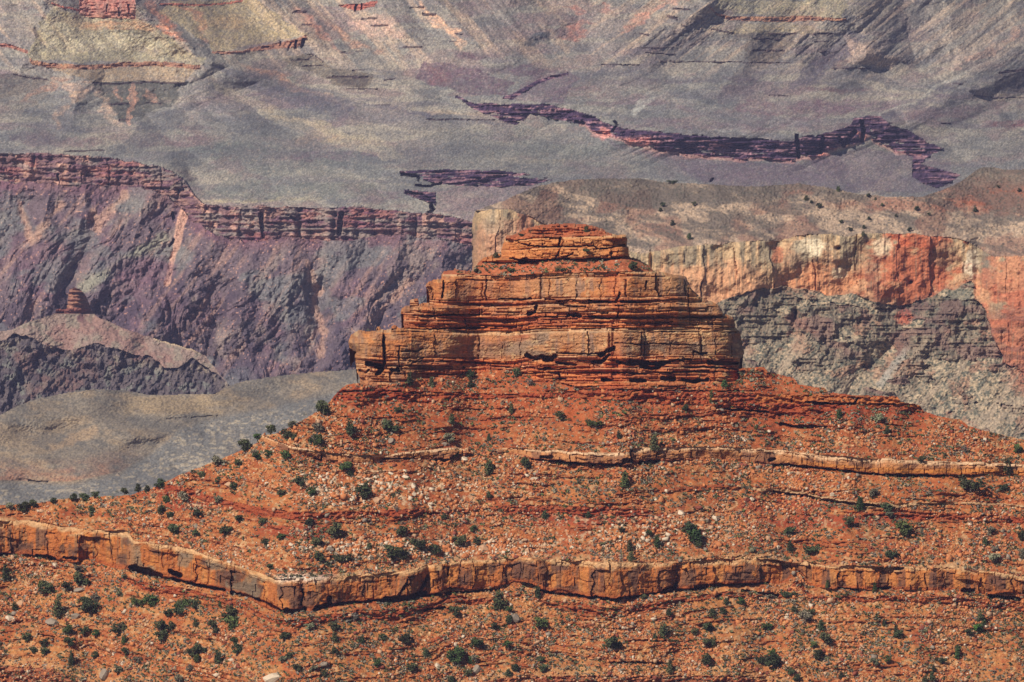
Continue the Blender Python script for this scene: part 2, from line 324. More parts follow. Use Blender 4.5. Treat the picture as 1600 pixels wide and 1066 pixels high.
# the tiers curve away at both ends
BL_ = pl(y, [(350, 800), (370, 788), (404, 783), (405, 740), (425, 705), (440, 668), (476, 671), (481, 630), (515, 628), (517, 555), (536, 543), (550, 553), (600, 562)])
BR_ = pl(y, [(350, 950), (370, 980), (404, 984), (410, 1000), (425, 1030), (434, 1072), (470, 1105), (482, 1126), (500, 1148), (523, 1158), (553, 1164), (580, 1157), (600, 1160)])
dl = np.clip(x-BL_, 0, 400); dr = np.clip(BR_-x, 0, 400)
O += isb*(7*np.exp(-dl/7)+5*np.exp(-dl/30)+5*np.exp(-dr/6)+3.5*np.exp(-dr/50))
def slot(pts, wd, depth, only=None, jag=1.0):
    global O
    xs_ = [p[0] for p in pts]; ys_ = [p[1] for p in pts]; r = wd+4
    ix = np.nonzero((fg.xs > min(xs_)-r) & (fg.xs < max(xs_)+r))[0]; iy = np.nonzero((fg.ys > min(ys_)-r) & (fg.ys < max(ys_)+r))[0]
    if not len(ix) or not len(iy): return
    sl = np.s_[iy[0]:iy[-1]+1, ix[0]:ix[-1]+1]
    xx = x[sl]; yy = y[sl]+jag*vn(xx/4, yyy(sl), 111)
    d = sdist(xx+jag*vn(xx/3, y[sl]/3, 112), yy, pts)
    wl = wd*(0.75+0.45*vn(xx/9, yy/9, 113))
    DM[sl] = np.maximum(DM[sl], depth*sm(wl*0.5+0.7, wl*0.5-0.5, d))
def yyy(sl): return y[sl]/5
DM = np.zeros(x.shape)
SLOTS = [
    ([(205, 889), (218, 891), (235, 896), (250, 900)], 8, 5), ([(202, 887), (212, 884)], 4, 4), ([(266, 893), (275, 896), (282, 900)], 7, 4),
    ([(250, 903), (290, 910), (330, 919), (350, 923)], 3, 4), ([(364, 927), (380, 932)], 6, 4), ([(380, 930), (410, 940), (440, 955)], 2.5, 3),
    ([(440, 955), (456, 957), (475, 953)], 6, 4), ([(470, 945), (474, 930), (473, 921)], 2, 2.5), ([(490, 954), (515, 944), (514, 934)], 6, 4),
    ([(516, 946), (560, 942), (600, 938), (640, 934), (665, 926)], 3, 4), ([(592, 940), (620, 937), (650, 933), (660, 930)], 8, 6), ([(624, 930), (635, 915), (637, 908)], 3, 2),
    ([(655, 925), (664, 912), (668, 902)], 3, 2), ([(665, 932), (700, 928), (740, 925), (780, 922)], 2.6, 3), ([(664, 954), (695, 950)], 3.5, 3),
    ([(842, 925), (880, 929), (930, 936)], 3, 3), ([(930, 935), (962, 938), (968, 935)], 5, 4), ([(965, 936), (1000, 932), (1050, 925)], 2.5, 3),
    ([(1036, 922), (1054, 919), (1056, 910)], 4, 3), ([(1056, 924), (1100, 920)], 3, 3), ([(1086, 918), (1104, 916)], 4, 3), ([(1110, 915), (1180, 913), (1200, 912)], 2, 2),
    ([(1160, 924), (1180, 926), (1200, 930), (1215, 931)], 3, 2.5), ([(1310, 920), (1340, 922)], 2, 2.5), ([(1370, 921), (1392, 919)], 4, 3), ([(1505, 922), (1520, 925)], 5, 3),
    ([(1545, 932), (1570, 935), (1592, 937)], 5, 4), ([(0, 867), (18, 868)], 5, 4), ([(58, 869), (70, 871)], 4, 3), ([(74, 870), (85, 874)], 4, 3), ([(100, 872), (118, 874)], 3, 2),
    ([(1400, 889), (1410, 890)], 5, 2.5), ([(700, 900), (700, 880)], 2, 1.5),
    # upper ledge
    ([(832, 720), (880, 723), (920, 726), (960, 727), (985, 723)], 2.6, 3), ([(975, 721), (987, 722)], 5, 3), ([(987, 718), (986, 704)], 2.5, 2), ([(846, 715), (862, 716)], 4, 2),
    ([(1000, 724), (1030, 722)], 3, 3), ([(1210, 728), (1232, 727)], 4, 3), ([(1232, 728), (1290, 733), (1330, 738), (1380, 743), (1440, 744), (1475, 744)], 2.6, 3),
    ([(1202, 720), (1210, 718)], 3, 2), ([(490, 717), (502, 721), (503, 712)], 2, 2), ([(600, 718), (640, 717)], 2, 2), ([(680, 719), (700, 720)], 2.5, 2),
    ([(1120, 638), (1140, 640), (1170, 641), (1200, 644)], 3, 3), ([(1220, 663), (1240, 666), (1290, 668)], 4, 3), ([(1260, 628), (1300, 631), (1335, 631), (1340, 622)], 2.6, 3),
    ([(1238, 629), (1238, 620)], 2, 2), ([(1360, 631), (1400, 632)], 2.5, 3), ([(535, 611), (600, 611), (660, 614)], 1.8, 1.5), ([(620, 619), (680, 618)], 1.6, 1.5),
    ([(1208, 770), (1250, 775), (1300, 784), (1330, 788), (1380, 792)], 2.4, 2), ([(945, 697), (980, 691)], 2, 1.5), ([(900, 608), (1100, 611), (1180, 611)], 1.5, 1.5),
    # butte, left end
    ([(599, 525), (600, 545), (601, 565), (599, 580)], 3.2, 6), ([(576, 569), (588, 572), (597, 576), (592, 583)], 8, 6), ([(562, 579), (570, 582), (577, 578)], 4, 4),
    ([(613, 578), (623, 580), (621, 576)], 5, 4), ([(624, 575), (623, 555), (624, 540)], 2, 2.5), ([(628, 549), (650, 549), (660, 545)], 2, 2), ([(562, 592), (568, 594)], 4, 3),
    ([(640, 563), (650, 567), (660, 562)], 2, 2), ([(640, 571), (655, 562), (662, 558)], 1.8, 2), ([(690, 564), (720, 565), (760, 568)], 1.8, 2), ([(596, 442), (700, 560)], 0.1, 0),
    ([(693, 439), (693, 450), (691, 465)], 2.4, 4), ([(671, 452), (674, 456), (671, 461)], 5, 4), ([(643, 480), (652, 480)], 3, 3), ([(630, 492), (650, 494), (700, 492), (750, 491)], 2.2, 2.5),
    ([(630, 513), (660, 515), (720, 513), (760, 512)], 2.2, 3), ([(656, 487), (654, 481)], 2.4, 2), ([(780, 467), (800, 467), (815, 469), (830, 466)], 3, 3),
    ([(826, 490), (835, 488), (838, 480)], 5, 3.5), ([(822, 555), (830, 560), (840, 560), (848, 557)], 5, 4), ([(848, 558), (862, 560), (866, 557)], 6, 5), ([(840, 577), (870, 578), (900, 575)], 2.4, 3),
    ([(790, 574), (860, 576)], 1.4, 1.5),
    # butte, right half
    ([(938, 553), (948, 549), (958, 545)], 6, 5), ([(926, 566), (940, 566), (952, 555)], 4, 4), ([(870, 551), (900, 553), (935, 553)], 2.2, 3), ([(850, 560), (862, 561)], 6, 4),
    ([(870, 567), (884, 568), (900, 570)], 4, 3), ([(986, 566), (1010, 568), (1032, 568), (1046, 565)], 7, 7), ([(1002, 573), (1018, 576), (1030, 573)], 6, 6), ([(965, 566), (980, 568)], 4, 4),
    ([(1046, 564), (1080, 561)], 2.4, 3), ([(1085, 549), (1094, 553), (1104, 552)], 2.6, 3), ([(1083, 549), (1084, 560)], 2, 2), ([(1106, 566), (1130, 568), (1152, 568)], 4, 5),
    ([(1064, 574), (1100, 573), (1150, 577)], 2.4, 3), ([(942, 593), (955, 594)], 4, 4), ([(985, 594), (1008, 595)], 4.5, 4), ([(1035, 591), (1052, 592)], 5, 4), ([(1066, 593), (1082, 597), (1105, 593)], 5, 5),
    ([(960, 582), (1000, 584), (1050, 582), (1108, 579)], 2.2, 2), ([(872, 592), (884, 592)], 3, 3), ([(872, 582), (875, 590)], 2, 2), ([(858, 576), (850, 577)], 4, 3),
    ([(920, 470), (940, 472), (960, 472), (967, 465), (968, 458)], 2.8, 3), ([(970, 471), (1000, 473), (1012, 471)], 2.6, 3), ([(1009, 452), (1010, 440)], 2, 2), ([(922, 495), (950, 498), (965, 496), (966, 488)], 3.4, 3),
    ([(852, 468), (880, 470), (900, 468), (902, 461)], 2.4, 2.5), ([(888, 492), (905, 493)], 5, 3.5), ([(875, 476), (890, 479), (915, 479)], 2.2, 2.5), ([(967, 497), (1000, 497), (1060, 497), (1130, 495)], 1.6, 2),
    ([(963, 518), (1000, 519), (1060, 518), (1150, 519)], 1.8, 2), ([(1077, 492), (1075, 450)], 1.6, 1.5), ([(960, 536), (1000, 538), (1040, 537), (1100, 540)], 1.5, 1.5), ([(1000, 507), (1050, 503)], 1.6, 1.5),
    ([(765, 459), (790, 468)], 0.1, 0),
    # top block
    ([(798, 404), (812, 406), (822, 405)], 4, 5), ([(812, 409), (830, 411), (840, 412)], 6, 6), ([(822, 406), (850, 408), (868, 405), (890, 404)], 3.4, 5), ([(872, 385), (876, 372)], 2.2, 2.5),
    ([(868, 402), (873, 394)], 2, 2), ([(792, 374), (800, 377)], 4, 4), ([(810, 379), (826, 383), (828, 380)], 2.6, 2.5), ([(826, 384), (850, 385), (900, 385), (926, 384), (934, 388)], 2, 3),
    ([(932, 404), (945, 407), (954, 405)], 3, 3), ([(938, 389), (960, 386), (975, 383)], 2.6, 3), ([(956, 395), (954, 405)], 2, 2), ([(955, 402), (985, 402)], 2, 2), ([(880, 402), (890, 400), (895, 395)], 2, 2), ([(865, 405), (880, 405)], 3, 3),
    # lowest beds
    ([(975, 1003), (1010, 1002), (1050, 1003)], 1.6, 1), ([(955, 1036), (1000, 1036), (1040, 1037)], 2, 1.4), ([(60, 992), (85, 997), (84, 1004)], 2, 1)]
for pts, wd, dp in SLOTS:
    if dp and pts[0][1] > 700: pts = [(a, c-0.8) for a, c in pts]; wd = wd*1.3+0.8; dp = dp*1.3
    elif dp and wd >= 4: wd = wd*1.35+0.8
    if dp: slot(pts, wd, dp)
O += DM
# the top block's right end juts out over its own shade, the prow block stands forward
O += isb*3.0*sm(930, 960, x)*sm(372, 376, y)*sm(386, 383, y)*sm(930+(y-365)*1.2, 950+(y-365)*1.2, x)
O -= isb*1.1*sm(600, 597, x)*(y > 518)*(y < 562)
O -= isb*1.6*sm(870, 860, x)*sm(955, 953, x)*(yb > 519)*(yb < 558)*0
O -= isb*1.1*sm(953, 949, x)*sm(820, 860, x)*(yb > 519)*(yb < 560)
O -= isb*0.6*sm(962, 972, x)*(yb > 519)*(yb < 566)
O += isb*1.0*sm(954, 958, x)*sm(972, 966, x)*(yb > 500)*(yb < 598)
O -= (inC2)*1.6*sm(990, 986, x)*sm(820, 900, x)
# deeper alcoves along the lower cliff
for cx, wdx, dd in ((160, 40, 3.5), (205, 9, -4), (240, 30, -3), (275, 10, 2.5), (310, 32, -2.5), (368, 8, 3), (395, 22, -2), (473, 5, 2), (500, 20, -1.5), (555, 40, 1), (640, 22, -2), (668, 6, 2), (760, 50, 1.5), (955, 30, -2), (1056, 10, 1.5), (1230, 30, 2), (1390, 20, 1.5), (1560, 30, -3)):
    O += inC1*0.6*dd*np.exp(-((x-cx)/wdx)**2)
fg.O = O*0.9
# colour ------------------------------------------------------------
n1 = fbm(x/60, y/40, 4, 120); n2 = fbm(x/14, y/9, 4, 124); n3 = vn(x/2.1, y/1.7, 128); n4 = fbm(x/5, y/4, 3, 129)
C = np.zeros(x.shape+(3,))+lin(184, 94, 55)
C = mix(C, lin(200, 118, 74), sm(-0.1, 0.5, n2)*0.7); C = mix(C, lin(168, 78, 48), sm(0.0, 0.6, n1)*0.8)
C = mix(C, lin(215, 148, 100), rubble_d*sm(0.0, 0.5, n4)*0.65)
low_tan = sm(890, 930, y)*sm(-0.5, 0.3, n2+n1); C = mix(C, lin(206, 134, 84), low_tan*0.6); C = mix(C, lin(198, 116, 66), sm(700, 760, y)*sm(-0.3, 0.4, n2)*0.45)
redslope = sm(690, 640, y)*sm(500, 560, x); C = mix(C, lin(182, 80, 46), redslope*0.65)
# bare deep red shale patches
for cx, cy, rx_, ry_ in ((600, 615, 80, 10), (1350, 640, 120, 22), (460, 830, 55, 12), (255, 768, 40, 10), (300, 790, 50, 10), (900, 810, 120, 14), (1230, 790, 90, 14), (1290, 815, 110, 10), (1000, 808, 60, 6), (1440, 998, 18, 10), (700, 998, 18, 8), (240, 1020, 0.1, 0.1)):
    C = mix(C, lin(168, 70, 44), 0.9*sm(1.3, 0.6, np.hypot((x-cx)/rx_, (y-cy)/ry_)+0.35*n2))
C = mix(C, lin(205, 165, 125), sm(0.3, 0.75, n4+0.25*n2)*0.55*(1-redslope*0.6))
C = mix(C, lin(136, 108, 80), sm(0.4, 0.85, fbm(x/4+50, y/3, 3, 131))*0.6)     # low scrub
C = mix(C, lin(235, 190, 145), (n3 > 0.72)*0.6*rubble_d)
strat = np.where(slope, vn(x/120, S/2.3, 132), 0)
C = mix(C, lin(160, 66, 40), sm(0.35, 0.7, strat)*0.5)
C = mix(C, lin(170, 68, 42), (inK | inRB | inL1)*0.75); C = mix(C, lin(205, 120, 72), (inK | inL1)*sm(0.1, 0.6, vn(x/30, S/2, 133))*0.6)
C = mix(C, lin(165, 80, 50), thin*0.5); C = mix(C, lin(206, 116, 66), (inK & (x > 1180) & (y < KT+14))*0.75)
C = mix(C, lin(205, 160, 120), inM1*0.8)
C = mix(C, lin(205, 140, 95), ((y > BLT-14) & (y <= BLT))*0.6); C = mix(C, lin(180, 95, 70), inBL*0.7)
# hill cliffs: orange rock, dark varnish streaks, pale rim
t1 = (y-C1T)/np.maximum(C1B-C1T, 2)
st1 = fbm(x/7, y/70, 4, 135); st2 = fbm(x/2.6, y/40, 3, 139); bl = fbm(x/22, y/22, 3, 142)
cc = np.zeros_like(C)+lin(196, 106, 58)
cc = mix(cc, lin(216, 128, 70), sm(0, 0.6, st1)*0.8); cc = mix(cc, lin(228, 156, 102), sm(0.35, 0.8, st2)*0.6)
varn = sm(0.02, 0.34, bl+0.45*st1)*sm(0.05, 0.22, t1); cc = mix(cc, lin(118, 78, 62), varn*0.82)
cc = mix(cc, lin(96, 66, 56), sm(0.2, 0.6, st2+0.5*bl)*0.6*sm(0.05, 0.3, t1))
ce, cr_ = brick(x+2*vn(x/9, y/14, 147), 0*y+5, 13, 148); cc = mix(cc, lin(112, 70, 56), (cr_ > 0.1)*sm(0.6, 1.6, ce)*sm(0.08, 0.2, t1+0.08*st2)*sm(1.0, 0.85, t1+0.1*cr_)*sm(520, 760, x)*0.62)
cc = mix(cc, lin(222, 134, 74), (cr_ < -0.45)*sm(520, 760, x)*0.5)
cc = mix(cc, lin(140, 122, 98), sm(0.15, 0.4, fbm(x/26+3, y/30, 3, 146))*0.7*sm(560, 430, x)*sm(190, 215, x)*sm(0.05, 0.2, t1))
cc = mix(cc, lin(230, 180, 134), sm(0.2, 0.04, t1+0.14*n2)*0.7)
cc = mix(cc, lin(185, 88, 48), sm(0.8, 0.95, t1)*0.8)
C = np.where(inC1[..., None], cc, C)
t2 = (y-C2T)/np.maximum(c2th, 2)
c2 = mix(np.zeros_like(C)+lin(205, 128, 84), lin(138, 88, 68), sm(-0.1, 0.4, st1+bl*0.7)*0.8)
c2 = mix(c2, lin(236, 190, 148), sm(0.35, 0.1, t2+0.1*n2)*0.9); c2 = mix(c2, lin(212, 122, 58), sm(0.45, 0.6, t2)*sm(1200, 1300, x)*0.8)
c2 = mix(c2, lin(180, 84, 52), sm(0.75, 0.95, t2)*0.5)
C = np.where(inC2[..., None], c2, C)
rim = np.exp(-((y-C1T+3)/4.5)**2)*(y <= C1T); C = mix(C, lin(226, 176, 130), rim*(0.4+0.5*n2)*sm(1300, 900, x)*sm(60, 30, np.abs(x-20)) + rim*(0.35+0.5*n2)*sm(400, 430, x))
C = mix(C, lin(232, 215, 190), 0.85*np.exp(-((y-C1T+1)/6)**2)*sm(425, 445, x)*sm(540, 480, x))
# pale boulders fields
wz = np.maximum(sm(1.2, 0.5, np.hypot((x-590)/190, (y-762)/34)), sm(1.2, 0.5, np.hypot((x-700)/300, (y-855)/17)))
wz = np.maximum(wz, 0.7*sm(1.2, 0.4, np.hypot((x-1000)/200, (y-830)/35)))
PALE = wz
C = mix(C, lin(226, 196, 160), slope*wz*sm(0.1, 0.5, n4)*0.5)
# butte colours
tan = np.zeros_like(C)+lin(190, 122, 80)
vs = fbm(x/6, y/45, 4, 150); vb = fbm(x/34, y/26, 3, 154)
tan = mix(tan, lin(140, 106, 86), sm(-0.05, 0.35, vs+0.5*vb)*0.8); tan = mix(tan, lin(212, 122, 58), sm(0.1, 0.55, vb+0.3*n2)*0.75)
tan = mix(tan, lin(128, 112, 92), sm(0.0, 0.4, fbm(x/44+5, y/16, 4, 166))*0.7*sm(500, 518, y)); tan = mix(tan, lin(100, 74, 58), sm(0.4, 0.8, fbm(x/3, y/30, 3, 158)+0.3*vb)*0.65); tan = mix(tan, lin(222, 176, 124), sm(0.45, 0.8, fbm(x/9, y/7, 3, 161))*0.5)
red = np.zeros_like(C)+lin(196, 92, 46)
red = mix(red, lin(218, 118, 58), sm(-0.1, 0.5, vn(x/40, yb/2, 164))*0.8); red = mix(red, lin(162, 74, 46), sm(0.1, 0.6, n2)*0.7)
redness = np.select([yb < 371, yb < 386.5, yb < 405.5, yb < 427, yb < 467, yb < 476, yb < 489.5, yb < 519, yb < 558.5, yb < 577], [0.9, 0.35, 0.45, 1, 0.12, 0.6, 0.25, 0.85, 0.1, 0.8], 0.85)
redness = np.where((x > 1060) & (yb > 440) & (yb < 566), redness*0.3, redness)
redness = np.where((x < 660) & (yb > 519), redness*0.35, redness)
redness = np.clip(redness+0.45*vb*(redness < 0.5)+0.6*np.exp(-((x-962)/14)**2)+0.35*sm(700, 745, x)*sm(860, 800, x), 0, 1)
redness = np.where((yb > 514) & (yb < 520), 0.1, redness)
cb = tan*(1-redness[..., None])+red*redness[..., None]
cb = mix(cb, lin(212, 122, 62), ((yb > 371) & (yb < 405))*0.65)
cb = mix(cb, lin(232, 182, 136), np.exp(-(np.maximum(yb-lb[ia], 0)/1.6)**2)*(hthick > 4)*sm(-0.2, 0.4, vn(x/24, lay*3.1, 168))*0.55)  # thin rim highlights painted along the bed tops
cb = mix(cb, lin(232, 178, 128), np.exp(-((yb-518.5)/2.2)**2)*sm(720, 780, x)*0.7+np.exp(-((yb-428)/2)**2)*0.5+np.exp(-((yb-372)/1.6)**2)*0.4)
cb = mix(cb, lin(200, 156, 108), sm(0.3, 0.6, n2)*sm(1040, 1100, x)*0.5)
cb = np.where(slope_b[..., None], mix(C, lin(186, 90, 52), np.full(x.shape, 0.5)), cb)
cb = cb*0.92+0.08*cb.mean(-1, keepdims=True)
C = np.where(isb[..., None], cb*1.2, C)
C *= (1+0.16*n3+0.12*vn(x/1.3, y/1.2, 170))[..., None]
FGK = 0.72
fg.C = warm_fix(C)*FGK
fg.back_filter = lambda V, be: (V[be[:, 0], 1] > 0)
bsel = isb; c1sel = inC1; c2sel = inC2
def grow(m, n=1):
    for _ in range(n):
        g = m.copy(); g[1:] |= m[:-1]; g[:-1] |= m[1:]; g[:, 1:] |= m[:, :-1]; g[:, :-1] |= m[:, 1:]; m = g
    return m
def split_sheet(s, parts, mat, rest, rest_back):
    """cells go to the first part whose mask holds their lower left corner; neighbours share border vertices"""
    P = s.points(); h, wd = s.M.shape
    cell = s.M[:-1, :-1] & s.M[1:, :-1] & s.M[:-1, 1:] & s.M[1:, 1:]
    V0 = P.reshape(-1, 3); C0 = np.clip(s.C.reshape(-1, 3), 0.004, 0.85); left = cell.copy(); out = []
    # outline of the whole sheet, for the back side
    for name, mk in list(parts)+[(rest, None)]:
        c = left if mk is None else (left & mk[1:, :-1]); left = left & ~c
        j, i = np.nonzero(c); F = np.stack([(j+1)*wd+i, (j+1)*wd+i+1, j*wd+i+1, j*wd+i], 1)
        # back: edges of these cells where the sheet itself ends (top, left or right side)
        V = V0; C = C0; fs = [F]
        pad = np.pad(cell, 1); nj, ni = j+1, i+1
        ed = []
        t = ~pad[nj-1, ni]; ed.append(np.stack([j[t]*wd+i[t]+1, j[t]*wd+i[t]], 1))
        t = ~pad[nj, ni-1]; ed.append(np.stack([j[t]*wd+i[t], (j[t]+1)*wd+i[t]], 1))
        t = ~pad[nj, ni+1]; ed.append(np.stack([(j[t]+1)*wd+i[t]+1, j[t]*wd+i[t]+1], 1))
        prev = np.concatenate(ed)
        if rest_back and len(prev):
            for dy, dz in (rest_back if mk is None else ((6, -0.5), (22, -9))):
                ring, inv = np.unique(prev, return_inverse=True); base = len(V)
                V = np.concatenate([V, V[ring]+np.array([0, dy, dz])]); C = np.concatenate([C, C[ring]])
                nb = inv.reshape(prev.shape)+base
                fs.append(np.stack([prev[:, 1], prev[:, 0], nb[:, 0], nb[:, 1]], 1)); prev = nb
        F = np.concatenate(fs)
        used = np.zeros(len(V), bool); used[F.ravel()] = True; re = np.cumsum(used)-1
        out.append(new_obj(name, mesh_np(name, V[used], re[F], mat, C[used]), kind='structure'))
    return out
split_sheet(fg, [("butte", bsel), ("cliff", c1sel), ("ledge", c2sel)], M_near, "hillside", ((15, -4), (120, -75)))
# =================================================================== PALE LIMESTONE MESA BEHIND THE BUTTE
ms = Sheet(728, 1648, 254, 735, 1.25, 0, 500)
x, y = ms.x, ms.y
top = [(728, 345), (736, 345), (737, 334), (745, 328), (760, 322), (790, 312), (815, 300), (840, 290), (870, 284), (900, 280), (950, 278), (1000, 279), (1040, 284), (1100, 287), (1180, 291), (1250, 286), (1300, 294), (1340, 302), (1390, 307), (1440, 307), (1470, 298), (1500, 284), (1515, 273), (1530, 263), (1550, 260), (1570, 265), (1600, 264), (1650, 258)]
ms.M = (y >= pl(x, top)+0.7*fbm(x/8, x*0, 3, 200)) & (x > 737+1.5*vn(y/9, y*0, 201)+3*sm(360, 335, y))
RT = pl(x, [(728, 336), (745, 332), (770, 327), (800, 330), (830, 340), (860, 356), (920, 380), (1000, 396), (1030, 391), (1060, 384), (1100, 383), (1160, 379), (1220, 376), (1250, 370), (1290, 366), (1330, 368), (1380, 365), (1430, 364), (1470, 369), (1500, 374), (1530, 386), (1555, 402), (1600, 401), (1650, 403)])+2.5*fbm(x/22, x*0, 4, 202)
RB_ = pl(x, [(728, 445), (1000, 470), (1110, 475), (1150, 462), (1180, 453), (1220, 448), (1260, 453), (1290, 461), (1330, 459), (1360, 470), (1400, 477), (1440, 470), (1470, 455), (1500, 447), (1520, 452), (1540, 490), (1558, 545), (1580, 578), (1600, 582), (1650, 582)])+3*fbm(x/18, x*0, 4, 206)+sm(1490, 1530, x)*(9*fbm(x/16, y/18, 4, 207)+16*vn(x/22, y/26, 208))
inR = (y > RT) & (y < RB_)
lowR = (y >= RB_) & (fbm(x/55, y/22, 4, 210)+0.5*sm(600, 500, y)-0.25*sm(560, 640, y) > 0.22)
T = np.full(x.shape, 0.62); T = np.where(y < RT, 0.16+0.22*sm(0, 60, RT-y)*sm(330, 300, y*0+300), T)
T = np.where(lowR, 1.5, T); T = np.where(inR, 6, T); T = np.where((y > RB_) & ~lowR, 0.72, T)
wd1, _w, wr1 = worley(x/6.5, y/5.0, 290); dots = (wd1 < 0.30) & (wr1 > -0.2)
ms.T = T; ms.integrate(3750.0)
ms.Y = hsmooth(ms.Y, 26)
t = np.clip((y-RT)/np.maximum(RB_-RT, 2), 0, 1)
O = 7*fbm(x/170, y/190, 2, 211)+2.4*fbm(x/45, y/45, 3, 214)+0.45*fbm(x/10, y/8, 3, 217)
O += (y < RT)*(0.8*ridged((x+y)/70, (x-2*y)/90, 4, 221)+0.15*fbm(x/4, y/2.5, 2, 225))
e, r = brick(x+5*vn(x/25, y/25, 226), 0*y+1, 60, 227)
O += inR*(1.2*r+1.2*np.exp(-(e/1.3)**2)*(r > 0.3)*(vn(x/12, y/18, 299) > 0.1)+1.0*fbm(x/22, y/70, 3, 230)+0.3*fbm(x/5, y/60, 3, 234)+0.25*fbm(x/5, y/5, 3, 236)-0.5*(1-(2*t-1)**2))
O += lowR*(2.0*fbm(x/10, y/14, 4, 237)+0.8*vn(x/30, y/2.5, 241))+(~inR & ~lowR)*(0.35*vn(x/2.6, y/2.3, 242))
for (cx, cy, rx_, ry_, d) in ((1420, 400, 60, 45, 3), (1215, 385, 18, 14, 6), (1310, 388, 4, 3, 6), (1423, 441, 3, 2.5, 4), (1400, 480, 30, 25, 4), (1243, 490, 4, 9, 6), (1018, 410, 3, 20, 4), (1530, 420, 10, 40, 6), (1460, 390, 20, 18, -2), (1280, 395, 50, 30, -2), (1110, 420, 40, 40, -2)):
    O += d*np.exp(-((x-cx)/rx_)**2-((y-cy)/ry_)**2)
O -= 10*np.clip(1-sdist(x, y, [(1525, 443), (1470, 500), (1400, 590), (1330, 690)])/38, 0, 1)*0.3
O += 5*np.clip(1-sdist(x, y, [(1410, 480), (1395, 540), (1330, 600), (1300, 700)])/36, 0, 1)
O += 60*np.exp(-np.clip(x-737, 0, 99)/5)*(y > 330)*0.5+25*np.exp(-np.clip(x-737, 0, 99)/25)*0.5
ms.O = O
n1 = fbm(x/50, y/32, 4, 250); n2 = fbm(x/14, y/9, 4, 254); n3 = vn(x/2.3, y/1.9, 258); n4 = fbm(x/4.5, y/3.2, 3, 259); vs = fbm(x/7, y/55, 4, 262)
C = np.zeros(x.shape+(3,))+lin(158, 136, 116)
C = mix(C, lin(206, 172, 140), sm(-0.2, 0.5, n4+0.5*n2+0.35*sm(60, 20, np.abs(y-RT+30)))*0.8)
C = mix(C, lin(100, 92, 86), sm(-0.15, 0.25, fbm((x+1.6*y)/70, (y-0.3*x)/16, 4, 266)-0.3*sm(50, 10, RT-y))*0.75)
C = mix(C, lin(150, 96, 76), sm(0.1, 0.5, n1)*0.5*(y < RT)); C = mix(C, lin(176, 96, 62), sm(1.1, 0.4, np.hypot((x-1570)/100, (y-305)/34)+0.3*n2)*0.85)
C = mix(C, lin(158, 92, 68), sm(1.1, 0.4, np.hypot((x-1410)/150, (y-320)/14)+0.3*n2)*0.6)
# lower slopes
lowm = (y >= RB_); Cl = np.zeros_like(C)+lin(166, 150, 128)
Cl = mix(Cl, lin(206, 182, 150), sm(-0.1, 0.5, n4+0.4*n2)*0.75); Cl = mix(Cl, lin(90, 98, 92), sm(0.05, 0.35, fbm(x/3.6+7, y/3, 3, 270)+0.3*n1)*0.8)
Cl = mix(Cl, lin(136, 122, 106), lowR*0.6); Cl = mix(Cl, lin(92, 84, 78), lowR*sm(0.1, 0.5, fbm(x/5, y/22, 3, 277))*0.6); Cl = mix(Cl, lin(190, 128, 98), sm(0.25, 0.6, n1+0.4*n2)*0.4)
Cl = mix(Cl, lin(190, 98, 66), sm(1560, 1600, x)*sm(620, 585, y)*0.7)
C = np.where(lowm[..., None], Cl*np.array([1.06, 1.0, 0.9]), C)
Cr = np.zeros_like(C)+lin(206, 170, 132)
Cr = mix(Cr, lin(208, 142, 104), sm(0.25, 0.8, t+0.4*n1+0.2*n2)*0.75)
Cr = mix(Cr, lin(144, 130, 112), sm(-0.1, 0.4, vs+0.35*n2)*sm(0.85, 0.35, t+0.2*n1)*0.8)
def pa(cx, cy, rx_, ry_, col, a, nz=0.45):
    global Cr
    Cr = mix(Cr, col, a*sm(1.15, 0.65, np.hypot((x-cx)/rx_, (y-cy)/ry_)+nz*n2))
pa(1120, 440, 75, 25, lin(222, 160, 118), 0.6); pa(1290, 440, 60, 26, lin(220, 140, 92), 0.7)
pa(1425, 420, 84, 62, lin(200, 112, 72), 0.85, 0.6); pa(1430, 425, 66, 52, lin(186, 98, 64), 0.7, 0.7); pa(1365, 425, 14, 45, lin(130, 88, 76), 0.5); pa(1440, 375, 60, 14, lin(205, 100, 62), 0.8)
pa(1268, 388, 32, 15, lin(236, 214, 186), 0.9); pa(1312, 428, 14, 10, lin(236, 210, 180), 0.8); pa(1380, 385, 16, 14, lin(232, 206, 176), 0.75)
pa(1518, 412, 14, 26, lin(222, 200, 178), 0.9); pa(1540, 415, 8, 34, lin(128, 118, 112), 0.7); pa(1585, 440, 60, 60, lin(205, 118, 82), 0.65, 0.7); pa(1600, 520, 60, 70, lin(186, 98, 70), 0.75, 0.7)
pa(1245, 400, 16, 22, lin(150, 132, 112), 0.6); pa(1330, 400, 26, 26, lin(170, 146, 118), 0.6); pa(1480, 398, 26, 22, lin(160, 130, 104), 0.6)
pa(1215, 400, 10, 14, lin(205, 110, 70), 0.7); pa(790, 370, 60, 30, lin(214, 150, 122), 0.5); pa(820, 355, 12, 30, lin(205, 120, 88), 0.6); pa(770, 350, 16, 20, lin(176, 152, 130), 0.6)
Cr = mix(Cr, lin(140, 118, 100), sm(0.45, 0.8, fbm(x/3, y/40, 3, 275))*0.5)
Cr = mix(Cr, lin(120, 96, 92), sm(0.9, 1.0, t)*0.4*(x > 1300))
C = np.where(inR[..., None], Cr, C)
C = mix(C, lin(196, 100, 68), lowm*sm(1.1, 0.5, np.hypot((x-1412)/16, (y-495)/16)+0.3*n2)*0.9)
C = mix(C, lin(120, 84, 84), lowm*sm(1.1, 0.5, np.hypot((x-1420)/50, (y-478)/14)+0.3*n2)*0.6)
